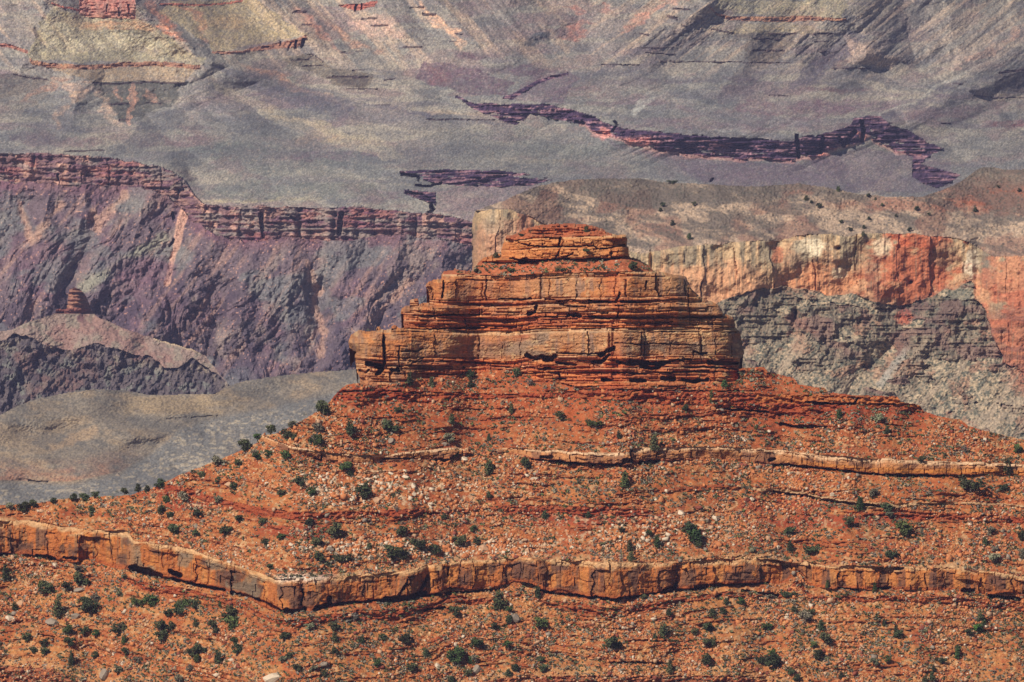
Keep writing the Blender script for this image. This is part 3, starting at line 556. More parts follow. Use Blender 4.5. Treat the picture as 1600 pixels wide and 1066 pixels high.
C = mix(C, lin(90, 100, 92), lowm*sm(1.1, 0.5, np.hypot((x-1490+0.8*(y-470))/26, (y-480)/50)+0.3*n2)*0.6)
C = mix(C, lin(176, 166, 150), lowm*sm(9, 4, sdist(x, y, [(1415, 545), (1392, 580), (1375, 600)])+3*n2)*0.8)
C *= (1+0.22*n3+0.15*vn(x/1.4, y/1.3, 280))[..., None]
MIDK = 0.85
C = mix(C, lin(108, 96, 86), sm(-0.3, 0.3, fbm((x+1.2*y)/60, (y-0.25*x)/12, 4, 292)+0.9*sm(55, 85, RT-y)-0.35)*(y < RT)*0.75)
C = mix(C, lin(84, 78, 70), ((n3 > 0.4) & ~inR)*0.4); C = mix(C, lin(66, 76, 64), (dots & lowm)*0.75); C = mix(C, lin(84, 84, 74), (dots & (y < RT-8) & (wr1 > 0.35))*0.6)
C = mix(C, lin(186, 160, 132), lowm*sm(0.1, 0.5, fbm((x+0.7*y)/16, (y-0.8*x)/90, 4, 294))*sm(500, 560, y)*0.55)
C = mix(C, lin(140, 96, 88), lowm*lowR*sm(0.05, 0.5, fbm(x/40, y/24, 3, 296))*0.5)
C = mix(C, lin(134, 84, 76), inR*(x > 1520)*sm(470, 500, y)*sm(-0.1, 0.3, vn(x/50, y/4, 298)+0.5*n2)*0.65)
lum_ = C.mean(-1, keepdims=True); C = lum_+(C-lum_)*0.88
C = np.where(inR[..., None], C*np.array([1.02, 1.0, 0.88]), C)
ms.C = C*MIDK*np.array([0.90, 0.88, 0.85])
sheet_mesh(ms, "mesa", M_mid, back=((60, -12), (400, -250)))
# =================================================================== NEAR GREY PLATEAU (LEFT)
pt = Sheet(-48, 640, 566, 835, 1.25, 500, 0, 80)
x, y = pt.x, pt.y
ptop = pl(x, [(-60, 668), (0, 648), (30, 632), (60, 622), (100, 614), (150, 608), (190, 609), (235, 617), (300, 615), (335, 616), (350, 605), (380, 595), (440, 586), (500, 580), (550, 577), (650, 572)])+0.6*fbm(x/8, x*0, 3, 300)
pt.M = y >= ptop
pt.T = 0.13+0.16*sm(60, 0, y-ptop)*sm(300, 100, x)*0-0.03+0.14*sm(720, 640, y)*sm(420, 100, x)+0.02*fbm(x/50, y/30, 3, 301)
pt.integrate(4700.0); pt.Y = hsmooth(pt.Y, 14)
O = 20*fbm(x/150, y/60, 2, 303)+1.8*fbm(x/35, y/18, 3, 306)+0.3*vn(x/3, y/1.8, 309)+0.12*vn(x/1.6, y/1.3, 310)
crk = [(0, 778), (60, 770), (130, 752), (190, 735), (250, 700), (300, 672), (360, 650), (440, 640), (520, 620), (580, 600)]
crk2 = [(0, 752), (40, 753), (110, 753), (180, 740), (230, 715), (250, 690), (280, 668), (340, 650), (420, 640)]
O += 7*np.clip(1-sdist(x, y, crk2)/34, 0, 1)
for pts, d in (([(185, 662), (230, 660), (260, 654), (290, 653), (340, 650)], 1.2), ([(270, 667), (295, 665), (330, 662)], 0.9), ([(40, 751), (75, 753)], 2)):
    O += d*sm(1.6, 0.4, sdist(x, y+1*vn(x/6, y/6, 311), pts))*(vn(x/8, y/8, 312) > -0.2)
pt.O = O
n1 = fbm(x/60, y/22, 4, 320); n2 = fbm(x/18, y/7, 4, 324); n4 = vn(x/2.2, y/1.5, 328); n3 = vn(x/1.5, y/1.2, 329)
C = np.zeros(x.shape+(3,))+lin(134, 126, 112)
C = mix(C, lin(160, 140, 112), sm(0.0, 0.5, n1)*0.6); C = mix(C, lin(104, 104, 100), sm(0.05, 0.5, fbm((x+2*y)/70, (y-0.3*x)/16, 4, 335))*0.55); C = mix(C, lin(162, 142, 110), sm(1.1, 0.5, np.hypot((x-270)/110, (y-632)/18)+0.3*n2)*0.7)
C = mix(C, lin(176, 150, 118), sm(10, 3, sdist(x, y, [(85, 700), (120, 685), (150, 670)])+5*n2)*0.6)
dn = y-pl(x, [(-60, 760), (0, 752), (110, 754), (190, 738), (240, 705), (280, 670), (340, 650), (420, 635), (520, 612), (600, 600), (650, 590)])
C = mix(C, lin(118, 120, 118), sm(-2, 8, dn)*0.85); C = mix(C, lin(172, 162, 142), sm(0.2, 0.5, fbm(x/9, y/3.5, 3, 330)+0.4*n1)*sm(4, 14, dn)*0.8)
C = mix(C, lin(158, 112, 88), sm(-45, -8, dn)*sm(0, -3, dn)*sm(240, 150, x)*(0.4+0.4*n2))
C = mix(C, lin(72, 72, 66), (n4 > 0.25)*0.42); C = mix(C, lin(176, 158, 132), (n4 < -0.62)*0.35)
C *= (1+0.18*n3)[..., None]; pt.C = C*0.80*np.array([1.08, 0.99, 0.92])
sheet_mesh(pt, "plateau", M_mid, back=((60, -40), (200, -220)))
# =================================================================== DARK RIDGE WITH ITS KNOB (LEFT)
rg = Sheet(-48, 420, 446, 690, 1.25, 400, 0)
x, y = rg.x, rg.y
rtop = pl(x, [(-60, 530), (0, 517), (20, 514), (45, 502), (70, 495), (86, 489), (86.5, 484), (92, 481), (103, 483), (105, 474), (106, 462), (108, 452), (118, 448.5), (126, 451), (132, 458), (136, 464), (140, 474), (143, 484), (148, 490), (152, 494), (175, 504), (205, 517), (250, 531), (300, 545), (322, 556), (345, 585), (362, 606), (420, 640)])+0.8*fbm(x/7, x*0, 3, 350)
rg.M = y >= rtop
knob = (x > 86) & (x < 150) & (y < 491); edge2 = pl(x, [(-60, 535), (0, 530), (40, 527), (75, 540), (130, 545), (150, 538), (185, 552), (205, 553), (230, 560), (280, 575), (300, 560), (420, 640)])
T = np.where(y < edge2+7*fbm(x/26, y/26, 4, 351), 0.42, 0.9); T = np.where(knob, 5.5, T); rg.T = T
rg.integrate(5600.0); rg.Y = hsmooth(rg.Y, 8)
dark = (y > edge2+7*fbm(x/26, y/26, 4, 351)) & ~knob
O = 9*fbm(x/80, y/80, 3, 353)+dark*(8*ridged((x+0.8*y)/55, (y-0.5*x)/75, 5, 356, 0.62)+3*fbm(x/6, y/9, 3, 361))+(~dark)*0.9*fbm(x/5, y/4, 3, 362)
O += knob*(2.2*vn(x/30, y/3, 363)+1.5*fbm(x/7, y/5, 3, 364)+14*(1-np.sqrt(np.clip(1-((x-124)/24)**2, 0, 1))))
O += 12*np.exp(-((x-116)/3)**2)*sm(545, 480, y)*0
rg.O = O
n1 = fbm(x/50, y/40, 4, 370); n2 = fbm(x/12, y/10, 4, 374); n3 = vn(x/2, y/1.8, 378)
C = np.zeros(x.shape+(3,))+lin(146, 122, 108); C = mix(C, lin(150, 110, 98), sm(0.0, 0.4, n1)*0.6); C = mix(C, lin(140, 132, 112), sm(0, 0.5, n2)*0.5)
Cd = np.zeros_like(C)+lin(98, 86, 84); Cd = mix(Cd, lin(124, 122, 110), sm(0.0, 0.4, n2+0.3*n1)*0.8); Cd = mix(Cd, lin(122, 88, 78), sm(0.2, 0.5, n1)*0.6)
Cd = mix(Cd, lin(150, 128, 108), sm(22, 4, y-edge2)*sm(-0.2, 0.4, n2)*0.6); Cd = mix(Cd, lin(66, 58, 64), sm(0.1, 0.5, fbm(x/5, y/12, 3, 380))*0.6)
C = np.where(dark[..., None], Cd, C); C = np.where(knob[..., None], mix(np.zeros_like(C)+lin(160, 112, 88), lin(112, 76, 70), sm(-0.1, 0.4, vn(x/20, y/2.5, 383))*0.7), C)
C = mix(C, lin(124, 70, 62), knob*(y > 482)*0.8); C = mix(C, lin(110, 74, 74), sm(9, 4, np.hypot(x-126, (y-497)*0.9)+3*n2)*0.8)
C = mix(C, lin(198, 170, 132), sm(3, 1, np.abs(y-rtop-1))*(x > 240)*(x < 310)*0.6)
C *= (1+0.2*n3)[..., None]; rg.C = C*0.88
sheet_mesh(rg, "ridge", M_far, back=((40, -25), (300, -260)))
# =================================================================== FAR CANYON SIDE: GORGE WALL, TERRACE, SIDE CANYON, UPPER SLOPES
fr = Sheet(-48, 1648, -130, 690, 1.4, 400, 400)
x, y = fr.x, fr.y
TT = pl(x, [(-60, 240), (0, 240), (70, 240), (150, 245), (200, 252), (250, 260), (290, 270), (312, 276), (318, 290), (300, 305), (330, 322), (350, 321), (400, 321), (450, 324), (500, 325), (560, 322), (600, 328), (650, 332), (700, 338), (740, 346), (900, 350), (1650, 360)])
TT = np.where((x > 286) & (x < 318), np.nan, TT); 
TTx = [(-60, 240), (0, 240), (70, 240), (150, 245), (200, 252), (240, 258), (268, 266), (288, 280), (304, 304), (318, 319), (335, 322), (350, 321), (400, 321), (450, 324), (500, 325), (560, 322), (600, 328), (650, 332), (700, 338), (740, 346), (900, 350), (1650, 360)]
TT = pl(x, TTx)+2*fbm(x/14, x*0, 4, 400)
TB = pl(x, [(-60, 285), (0, 283), (40, 286), (70, 284), (100, 291), (140, 288), (200, 290), (236, 298), (262, 304), (284, 326), (300, 346), (325, 360), (350, 372), (380, 378), (420, 374), (450, 372), (500, 378), (560, 374), (600, 366), (650, 370), (700, 376), (740, 384), (1650, 400)])+3*fbm(x/12, x*0, 4, 404)
inT = (y > TT) & (y < TB)
DT = pl(x, [(700, 148), (715, 149), (740, 161), (790, 163), (850, 162), (880, 169), (910, 176), (935, 186), (955, 196), (985, 201), (1050, 208), (1100, 213), (1150, 215), (1200, 219), (1240, 222), (1262, 211), (1275, 212), (1300, 206), (1328, 196), (1335, 184), (1352, 181), (1375, 182), (1392, 196), (1420, 204), (1445, 220), (1472, 232), (1480, 240), (1700, 240)])+1.8*fbm(x/10, x*0, 4, 408)
DB = pl(x, [(700, 150), (715, 153), (740, 170), (790, 190), (805, 196), (830, 178), (860, 184), (895, 193), (915, 196), (925, 206), (970, 218), (1020, 233), (1060, 240), (1110, 246), (1160, 250), (1190, 246), (1235, 253), (1248, 247), (1280, 246), (1295, 236), (1315, 228), (1345, 223), (1356, 210), (1366, 222), (1382, 226), (1400, 238), (1440, 241), (1472, 234), (1480, 240), (1700, 240)])+1.5*fbm(x/9, x*0, 3, 412)
inD = (y > DT) & (y < DB) & (x > 712) & (x < 1476) & ((y < DT+0.6*(DB-DT)) | (vn(x/22, y/2.4, 592)+0.5*vn(x/6, y/3, 593) > -0.45))
D2 = pl(x, [(780, 152), (800, 148), (820, 136), (840, 125), (860, 119), (890, 113)]); inD |= (y > D2) & (y < D2+pl(x, [(780, 2), (800, 8), (840, 7), (860, 5), (890, 3)])) & (x > 785) & (x < 888)
E1 = pl(x, [(620, 268), (660, 266), (720, 265), (780, 267), (820, 271), (860, 280)])+1.5*fbm(x/9, x*0, 3, 415)
E2 = pl(x, [(620, 272), (640, 277), (680, 286), (720, 291), (780, 292), (830, 290), (860, 282)])
inD |= inpoly(x+2*vn(x/6, y/4, 596), y+1.5*vn(x/8, y/3, 597), [(1398, 236), (1476, 231), (1450, 246), (1436, 258), (1426, 258), (1428, 246)])
inE = (y > E1) & (y < E2) & (x > 625) & (x < 862) & (vn(x/34, y/2.0, 590)+0.5*vn(x/9, y/3, 591) > -0.25-0.5*sm(860, 780, x)+0.5*sm(680, 640, x)); inE |= (y > 297+0.1*(x-640)) & (y < 306+(x-640)*0.35) & (x > 632) & (x < 680)
F1 = pl(x, [(1426, 255), (1440, 257), (1470, 265), (1500, 273)]); F2 = pl(x, [(1426, 277), (1445, 288), (1465, 294), (1485, 286), (1500, 274)])
inF = (y > F1) & (y < F2) & (x > 1426) & (x < 1499)
led = np.zeros(x.shape, bool)
def fband(pts, th, j=0.8):
    global led
    yy = pl(x, pts)+j*fbm(x/12, x*0, 3, 418); th = th if not isinstance(th, list) else pl(x, th)
    m = (y > yy) & (y < yy+th) & (x > pts[0][0]) & (x < pts[-1][0]); led |= m; return m
LA = fband([(46, 89), (50, 93), (60, 96), (100, 101), (150, 102), (200, 97), (260, 97), (312, 102)], 7)
LB = fband([(330, 80), (380, 79), (400, 74), (440, 66), (465, 60), (479, 56)], [(330, 4), (380, 5), (440, 9), (470, 14), (479, 5)])
LC = fband([(-50, 66), (0, 68), (20, 71), (43, 78)], 5); LD = fband([(1108, 9), (1118, 19), (1140, 25), (1200, 27), (1260, 25), (1322, 30)], [(1108, 3), (1140, 6), (1240, 9), (1322, 3)])
LE = fband([(80, 4), (100, 10), (125, 15)], 3); LF = fband([(123, -40), (150, -40), (211, -40)], [(123, 62), (140, 68), (211, 70)]) & (y < 31)
LG = fband([(250, 5), (320, 7), (380, 0)], 3); LH = fband([(530, 8), (560, 6), (590, 2)], [(530, 2), (555, 10), (585, 8), (590, 2)])
thinl = [(([(145, 129), (180, 130), (230, 127), (288, 129)]), 3), ([(170, 162), (200, 160)], 3), ([(225, 160), (252, 161)], 2), ([(20, 114), (45, 120), (75, 123)], 2.5), ([(185, 187), (200, 185)], 3), ([(100, 236), (163, 234)], 2),
    ([(470, 103), (505, 101)], 2), ([(455, 93), (480, 92), (492, 84)], 2), ([(480, 85), (490, 84), (505, 96)], 2), ([(510, 119), (575, 119)], 3), ([(540, 138), (590, 138)], 2), ([(550, 109), (570, 108)], 2), ([(585, 163), (610, 163)], 1.6),
    ([(457, 17), (480, 16)], 4), ([(470, 38), (488, 38)], 2.5), ([(563, 29), (590, 28)], 2), ([(578, 39), (606, 39)], 2.5), ([(640, 11), (662, 10)], 2), ([(660, 20), (680, 20)], 5), ([(628, 73), (660, 73)], 2), ([(702, 64), (714, 64)], 2), ([(710, 52), (724, 52)], 2), ([(532, 82), (541, 80)], 2.5), ([(555, 79), (568, 79)], 2), ([(600, 125), (618, 122)], 2),
    ([(665, 186), (720, 186), (775, 187)], 1.6), ([(1200, 52), (1245, 52)], 3), ([(1270, 52), (1302, 52)], 2.5), ([(1272, 64), (1295, 64)], 2), ([(1176, 60), (1222, 61)], 2), ([(1176, 78), (1226, 78)], 2.5), ([(1280, 80), (1290, 80)], 2.5), ([(1160, 97), (1200, 98), (1235, 97)], 2), ([(1298, 106), (1360, 106)], 1.8), ([(1200, 148), (1232, 149)], 2),
    ([(995, 74), (1055, 74)], 1.6), ([(1008, 82), (1055, 84)], 1.6), ([(1030, 95), (1160, 96)], 1.8), ([(940, 100), (1000, 101)], 1.6), ([(998, 51), (1014, 54)], 2.5), ([(1052, 12), (1080, 14)], 2.5), ([(1042, 23), (1058, 26)], 5), ([(1064, 38), (1074, 40)], 2), ([(1110, 44), (1145, 50)], 2.5), ([(1380, 193), (1395, 191)], 2), ([(1520, 149), (1560, 152), (1600, 152)], 1.8), ([(1488, 129), (1505, 131)], 1.8), ([(1560, 112), (1600, 107), (1650, 104)], 4), ([(1470, 192), (1486, 191)], 2.5)]
sh = np.zeros(x.shape, bool)
for pts, th in thinl: sh |= fband(pts, th, 0.5)
low = y > TB; pf = (y <= TT)
T = np.where(low, 0.8, 0.13)
hz = sm(235, 30, y); T = np.where(pf, 0.10+0.38*hz, T)
T = np.where(led | sh, 1.6, T); T = np.where(inT, 4.5, T); T = np.where(inD | inF, 5, T); T = np.where(inE, 1.8, T)
blD = (y > DB) & (y < DB+22) & (x > 900) & (x < 1476); T = np.where(blD, 0.5, T)
fr.T = T; fr.integrate(5900.0)
wl_ = sm(45, 4, TT-y); fr.Y = wl_*hsmooth(fr.Y, 12)+(1-wl_)*hsmooth(fr.Y, 75)
fr.Y += 0.27*60*np.log1p(np.exp(np.clip((fr.x-800)/60, -20, 20)))
O = np.zeros(x.shape)
dgL = x+0.9*y; dgR = x-1.3*y
# gorge wall
O += low*(8*ridged((x+0.55*y)/95+0.15*vn(x/60, y/60, 431), (y-0.2*x)/190, 3, 432, 0.5)*sm(0, 50, y-TB)+4.5*ridged((x+0.7*y)/38+vn(x/50, y/50, 435), (y-0.4*x)/70, 4, 436, 0.6)*sm(30, 110, y-TB)+2.8*ridged((x-0.3*y)/14, (y+0.3*x)/34, 3, 438, 0.6)*sm(380, 500, y)+1.0*fbm(x/5, y/5, 3, 441))
O += inT*(3*vn(x/26, y*0, 444)+2.2*vn(x/9, y/40, 445)+1.8*vn(x/35, y/3.2, 446)+1.2*fbm(x/5, y/3, 3, 447)+1.8*np.exp(-(brick(x+4*vn(x/12, y/12, 449), np.zeros_like(x), 38, 448)[0]/1.4)**2)*(vn(x/15, y/12, 450) > 0))
O += (inD | inF | inE)*(2.6*vn(x/34, y/2.3, 451)+1.3*vn(x/9, y/2.0, 452)+1.5*vn(x/22, y/30, 453)+1.0*fbm(x/5, y/4, 3, 454))
def gsp(pts, wd, a):
    global O
    O -= low*a*np.clip(1-sdist(x+7*fbm(x/30, y/30, 3, 490), y, pts)/wd, 0, 1)
for pts in ([(75, 290), (62, 400), (20, 520)], [(130, 290), (150, 380), (100, 470), (50, 530)], [(235, 305), (205, 380), (150, 460)], [(335, 380), (290, 430), (230, 520), (200, 570)], [(405, 380), (375, 470), (400, 600)], [(455, 378), (450, 480), (470, 600)], [(530, 380), (545, 480), (525, 570)], [(625, 372), (600, 450), (560, 520), (520, 570)], [(700, 380), (680, 440), (620, 520), (570, 590)]): gsp(pts, 50, 12)
for pts in ([(40, 320), (48, 400), (60, 520)], [(150, 358), (120, 420), (90, 500)], [(272, 400), (262, 450), (290, 560)], [(500, 455), (500, 580)], [(350, 450), (320, 560)], [(640, 440), (560, 560)]): gsp(pts, 26, -9)
upm_ = sm(150, 60, y)*pf
# terrace undulation
O += pf*(9*fbm(x/260, y/90, 2, 456)+1.6*fbm(x/60, y/26, 2, 459)+0.12*vn(x/2.4, y/1.8, 462)+7*(1-upm_)*ridged((x-1.7*y)/170+0.3*vn(x/90, y/60, 463), (y+0.5*x)/420, 2, 464)+3.5*(1-upm_)*ridged((x+2.2*y)/90, (y-0.4*x)/260, 3, 467, 0.45))
n2s = fbm(x/28, y/22, 4, 598)
def spur(pts, wd, a, p=1.0):
    global O
    O -= pf*sm(pts[-1][1]+45, pts[-1][1]-110, y)**1.0*a*(1.25 if a > 0 else 0.7)*np.clip(1-sdist(x+9*n2s, y+5*n2s, pts)/wd, 0, 1)**p
# spurs (towards the camera) and gullies (away), as ridge lines running down the slopes
spur([(70, 5), (40, 90), (0, 140)], 60, 10); spur([(212, 5), (270, 50), (330, 95), (420, 130)], 70, 34); spur([(330, 95), (480, 165), (610, 225)], 110, 18)
spur([(125, 125), (110, 170), (100, 200)], 40, 14); spur([(300, 125), (280, 165)], 60, 7); spur([(190, 190), (160, 235)], 40, -4)
spur([(330, 185), (250, 230), (165, 240)], 50, -5); spur([(330, 160), (420, 215), (500, 250)], 90, 14); spur([(230, 0), (300, 60), (340, 90)], 26, -12)
spur([(360, 10), (395, 50), (405, 75)], 40, -12); spur([(480, 55), (545, 100), (600, 112)], 40, 14); spur([(420, 5), (480, 55)], 40, 12); spur([(500, 10), (600, 90), (700, 150)], 50, -9)
spur([(680, 0), (720, 50), (800, 90)], 40, 13); spur([(600, 10), (650, 70), (680, 100)], 45, 8); spur([(850, 0), (900, 30), (905, 55), (880, 90)], 60, -30); spur([(955, 0), (930, 40), (905, 50)], 30, -16); spur([(860, 60), (830, 75), (815, 85)], 26, -9)
spur([(1108, 10), (1040, 60), (960, 75)], 75, 13); spur([(1108, 10), (1000, 65), (900, 110)], 34, 8); spur([(1322, 30), (1385, 65), (1400, 90)], 75, 14); spur([(1330, 50), (1290, 90), (1240, 140)], 34, -12)
spur([(1185, 55), (1160, 120)], 30, 6); spur([(1250, 50), (1250, 120)], 24, 5); spur([(1410, 0), (1420, 60), (1435, 100), (1370, 165)], 70, -30); spur([(1600, 40), (1450, 130), (1370, 190)], 50, 9)
spur([(1640, 90), (1500, 150), (1430, 200)], 60, 14); spur([(1500, 120), (1420, 165), (1390, 190)], 34, -8); spur([(1150, 110), (1120, 150), (1080, 170)], 50, 8); spur([(1000, 120), (900, 160), (850, 165)], 50, 10)
spur([(1470, 0), (1560, 0)], 0.1, 0)
upm = sm(150, 60, y)*pf; wL = sm(960, 810, x)
O += upm*(4.5*(wL*ridged((x-0.7*y)/75, (y+0.9*x)/260, 3, 480, 0.5)+(1-wL)*ridged((x+1.1*y)/80, (y-0.6*x)/260, 3, 480, 0.5))+1.1*(wL*ridged((x-0.9*y)/22, (y+0.9*x)/190, 4, 470, 0.6)+(1-wL)*ridged((x+1.3*y)/26, (y-0.6*x)/190, 4, 470, 0.6))+0.45*fbm(x/4, y/3, 3, 474))
for pts, th in thinl: O += 5*sm(th*0.6+0.6, th*0.3, sdist(x, y, [(a, b+th*0.5) for a, b in pts]))*np.clip(vn(x/9, y/9, 475)+1, 0.3, 1) if th < 0 else 0
O += (led | sh)*(1.6*vn(x/12, y/2.2, 476)+1.2*fbm(x/4, y/3, 3, 477))
# shaded gaps and recesses
for pts, wd, dp in (([(1245, 212), (1248, 245)], 5, 14), ([(1262, 240), (1282, 238), (1286, 216)], 6, 8), ([(1318, 226), (1330, 212), (1336, 206)], 7, 14), ([(1346, 220), (1350, 205), (1346, 190)], 6, 22), ([(1312, 215), (1318, 228)], 4, 6),
    ([(674, 322), (678, 328), (670, 333)], 5, 14), ([(650, 290), (672, 292), (690, 286)], 3, 7), ([(628, 272), (652, 276), (655, 281)], 4, 7), ([(634, 300), (660, 305), (672, 312)], 4, 6), ([(900, 190), (912, 193)], 4, 10), ([(960, 190), (965, 196), (957, 205)], 3, 8),
    ([(450, 78), (455, 68)], 2, 5), ([(461, 75), (463, 64)], 3.4, 8), ([(472, 72), (475, 62)], 4, 9), ([(438, 71), (438, 66)], 2, 5), ([(410, 75), (420, 73)], 3, 5), ([(555, 16), (556, 8)], 3, 8), ([(565, 14), (566, 7)], 2, 6), ([(201, 8), (202, 20)], 2, 6), ([(167, 8), (167, 18)], 1.6, 5), ([(186, 12), (186, 25)], 1.4, 5),
    ([(1114, 280), (1111, 283)], 3, 8), ([(533, 335), (530, 365)], 8, 7), ([(408, 335), (412, 370)], 7, 6), ([(455, 340), (462, 344)], 4, 6), ([(270, 332), (271, 342)], 3, 7), ([(235, 358), (238, 362)], 3, 6), ([(265, 385), (272, 375)], 3, 7), ([(280, 297), (279, 304)], 3, 6), ([(90, 272), (91, 279)], 2.5, 7), ([(200, 288), (206, 284)], 0.1, 0)):
    if dp: O += dp*sm(wd*0.5+0.8, wd*0.5-0.5, sdist(x+0.9*vn(x/4, y/4, 478), y+0.9*vn(x/5, y/5, 479), pts))
fr.O = O
n1 = fbm(x/90, y/35, 4, 500); n2 = fbm(x/20, y/11, 4, 504); n3 = vn(x/2.2, y/1.9, 508); n4 = fbm(x/5, y/3.5, 3, 509); n5 = vn(x/1.5, y/1.4, 512)
dg = wL*fbm((x-0.85*y)/12, (y+0.9*x)/120, 4, 513)+(1-wL)*fbm((x+1.35*y)/12, (y-0.6*x)/120, 4, 517)
warpx = x+8*n2; warpy = y+3*fbm(x/25, y/12, 3, 521); wx2 = x+18*fbm(x/45, y/20, 4, 561); wy2 = y+6*fbm(x/30, y/14, 4, 566); n6 = fbm(x/9, y/3.2, 3, 570)
wx_ = x+10*fbm(x/60, y/30, 3, 585); wy_ = y+10*fbm(x/130, y/60, 3, 588)
C = np.zeros(x.shape+(3,))+lin(140, 134, 122)
C = mix(C, lin(160, 146, 124), sm(0.0, 0.5, n1)*0.5); C = mix(C, lin(118, 118, 114), sm(0.0, 0.5, -n1+0.3*n2)*0.55)
bands = fbm(wx_/110, wy_/7.5, 4, 575); bn2 = fbm(wx_/60+9, wy_/16, 4, 580)
C = mix(C, lin(154, 147, 126), sm(0.0, 0.45, bands)*0.32); C = mix(C, lin(122, 111, 114), sm(0.05, 0.5, -bands+0.3*n1)*0.42); C = mix(C, lin(108, 108, 108), sm(0.1, 0.5, bn2)*0.55)
C = mix(C, lin(132, 106, 106), sm(0.2, 0.6, -bn2)*0.45)
C = mix(C, lin(176, 150, 122), sm(0.0, 0.55, dg)*upm*0.5); C = mix(C, lin(126, 120, 112), sm(0.1, 0.6, -dg)*upm*0.4)
def pp(poly, col, a, soft=None):
    global C
    C = mix(C, col, a*inpoly(warpx, warpy, poly)*(0.78+0.35*n4))
def pe(cx, cy, rx_, ry_, col, a, nz=0.35, rot=0.0):
    global C
    dx = wx2-cx; dy = wy2-cy; c_, s_ = math.cos(rot), math.sin(rot)
    C = mix(C, col, a*(0.8+0.6*n6)*sm(1.15, 0.6, np.hypot((dx*c_+dy*s_)/rx_, (dy*c_-dx*s_)/ry_)+nz*n2))
olive = lin(156, 146, 108); pink = lin(190, 140, 112); purp = lin(112, 90, 98); oran = lin(180, 134, 104); dkp = lin(104, 84, 90)
pp([(40, 85), (80, 10), (125, 25), (215, 28), (320, 92), (315, 100), (50, 95)], olive, 0.65); pe(160, 65, 90, 14, lin(172, 164, 134), 0.5); pe(255, 35, 60, 10, lin(196, 126, 92), 0.7, 0.35, 0.65); pe(180, 40, 70, 8, lin(180, 130, 92), 0.5)
pp([(270, 0), (400, 0), (480, 55), (340, 80), (250, 20)], lin(166, 148, 104), 0.7); pe(300, 30, 40, 8, lin(190, 122, 92), 0.5, 0.35, 0.9); pe(350, 35, 60, 12, lin(176, 148, 106), 0.6)
pp([(50, 100), (310, 105), (290, 128), (145, 128)], lin(160, 134, 98), 0.7); pp([(143, 128), (290, 128), (270, 165), (230, 175), (195, 190), (185, 188)], lin(92, 90, 80), 0.85)
pp([(205, 130), (213, 130), (212, 165), (200, 195), (195, 190)], pink, 0.7); pe(240, 150, 5, 14, pink, 0.6); pe(190, 148, 5, 14, pink, 0.6, 0.2, -0.4); pe(222, 155, 5, 12, pink, 0.6)
pe(120, 140, 30, 16, lin(188, 152, 122), 0.6); pe(165, 165, 8, 34, lin(196, 160, 128), 0.6, 0.3, -0.45); pe(105, 170, 8, 34, lin(176, 140, 104), 0.6, 0.3, 0.3)
pp([(-50, 120), (20, 114), (75, 123), (50, 140), (-50, 178)], lin(98, 88, 82), 0.75); pe(60, 140, 50, 5, lin(168, 116, 88), 0.5, 0.3, -0.5)
pe(55, 215, 50, 10, lin(110, 98, 104), 0.6); pe(130, 222, 50, 10, lin(132, 106, 104), 0.5); pe(280, 218, 110, 10, lin(126, 104, 104), 0.5); pe(370, 150, 80, 28, lin(122, 112, 114), 0.45)
pe(430, 120, 60, 8, oran, 0.7, 0.4, 0.42); pe(500, 150, 70, 5, lin(190, 150, 118), 0.5, 0.4, 0.3); pe(520, 165, 130, 12, lin(112, 108, 112), 0.6, 0.35, 0.28); pe(640, 185, 110, 9, lin(108, 108, 114), 0.5, 0.3, 0.1)
pp([(440, 95), (490, 84), (520, 108), (580, 115), (575, 138), (540, 138), (500, 118)], lin(112, 100, 82), 0.7); pp([(510, 119), (577, 119), (570, 136), (545, 136)], lin(100, 88, 82), 0.7)
pe(600, 40, 40, 20, lin(188, 150, 132), 0.45); pe(490, 40, 60, 8, lin(190, 130, 104), 0.55, 0.4, 0.7); pe(545, 58, 50, 7, oran, 0.5, 0.4, 0.6); pe(700, 40, 60, 6, lin(206, 160, 122), 0.65, 0.3, 0.75)
pp([(660, 96), (700, 98), (760, 115), (800, 130), (790, 150), (720, 145), (650, 125)], purp, 0.85); pe(680, 118, 22, 14, lin(132, 96, 94), 0.5); pe(750, 88, 30, 7, purp, 0.7); pe(830, 112, 60, 12, purp, 0.7)
pe(640, 240, 90, 12, lin(112, 104, 112), 0.4); pe(440, 242, 120, 8, lin(120, 98, 106), 0.7); pe(520, 245, 60, 7, lin(132, 100, 108), 0.6); pe(380, 235, 90, 18, lin(116, 122, 112), 0.6); pe(450, 300, 180, 14, lin(124, 124, 112), 0.6)
pe(400, 312, 120, 4, lin(168, 154, 116), 0.6); pe(480, 195, 80, 6, lin(170, 148, 116), 0.5, 0.3, 0.35); pe(560, 215, 80, 6, lin(168, 154, 122), 0.6, 0.3, 0.35)
pe(500, 218, 40, 6, lin(168, 134, 98), 0.4); pe(710, 178, 50, 4, lin(176, 150, 116), 0.6); pe(880, 235, 120, 12, lin(126, 128, 116), 0.6); pe(850, 252, 60, 5, lin(156, 142, 110), 0.5)
for (gx, gy) in ((895, 15), (908, 35), (905, 48), (950, 10), (888, 55)): pe(gx, gy, 12, 10, lin(170, 116, 98), 0.6, 0.6)
pe(1000, 30, 50, 7, lin(186, 128, 104), 0.6, 0.6, -0.7); pe(1050, 5, 50, 6, lin(180, 126, 104), 0.5, 0.5, -0.4); pe(850, 60, 40, 10, lin(92, 100, 104), 0.6, 0.4, -0.3); pe(880, 100, 50, 12, lin(148, 128, 110), 0.4)
pp([(1125, 0), (1330, 0), (1320, 28), (1200, 26), (1120, 15)], olive, 0.6); pe(1220, 45, 90, 10, lin(160, 144, 108), 0.7); pp([(1110, 42), (1150, 52), (1245, 54), (1225, 100), (1170, 98), (1160, 60)], lin(108, 96, 84), 0.65)
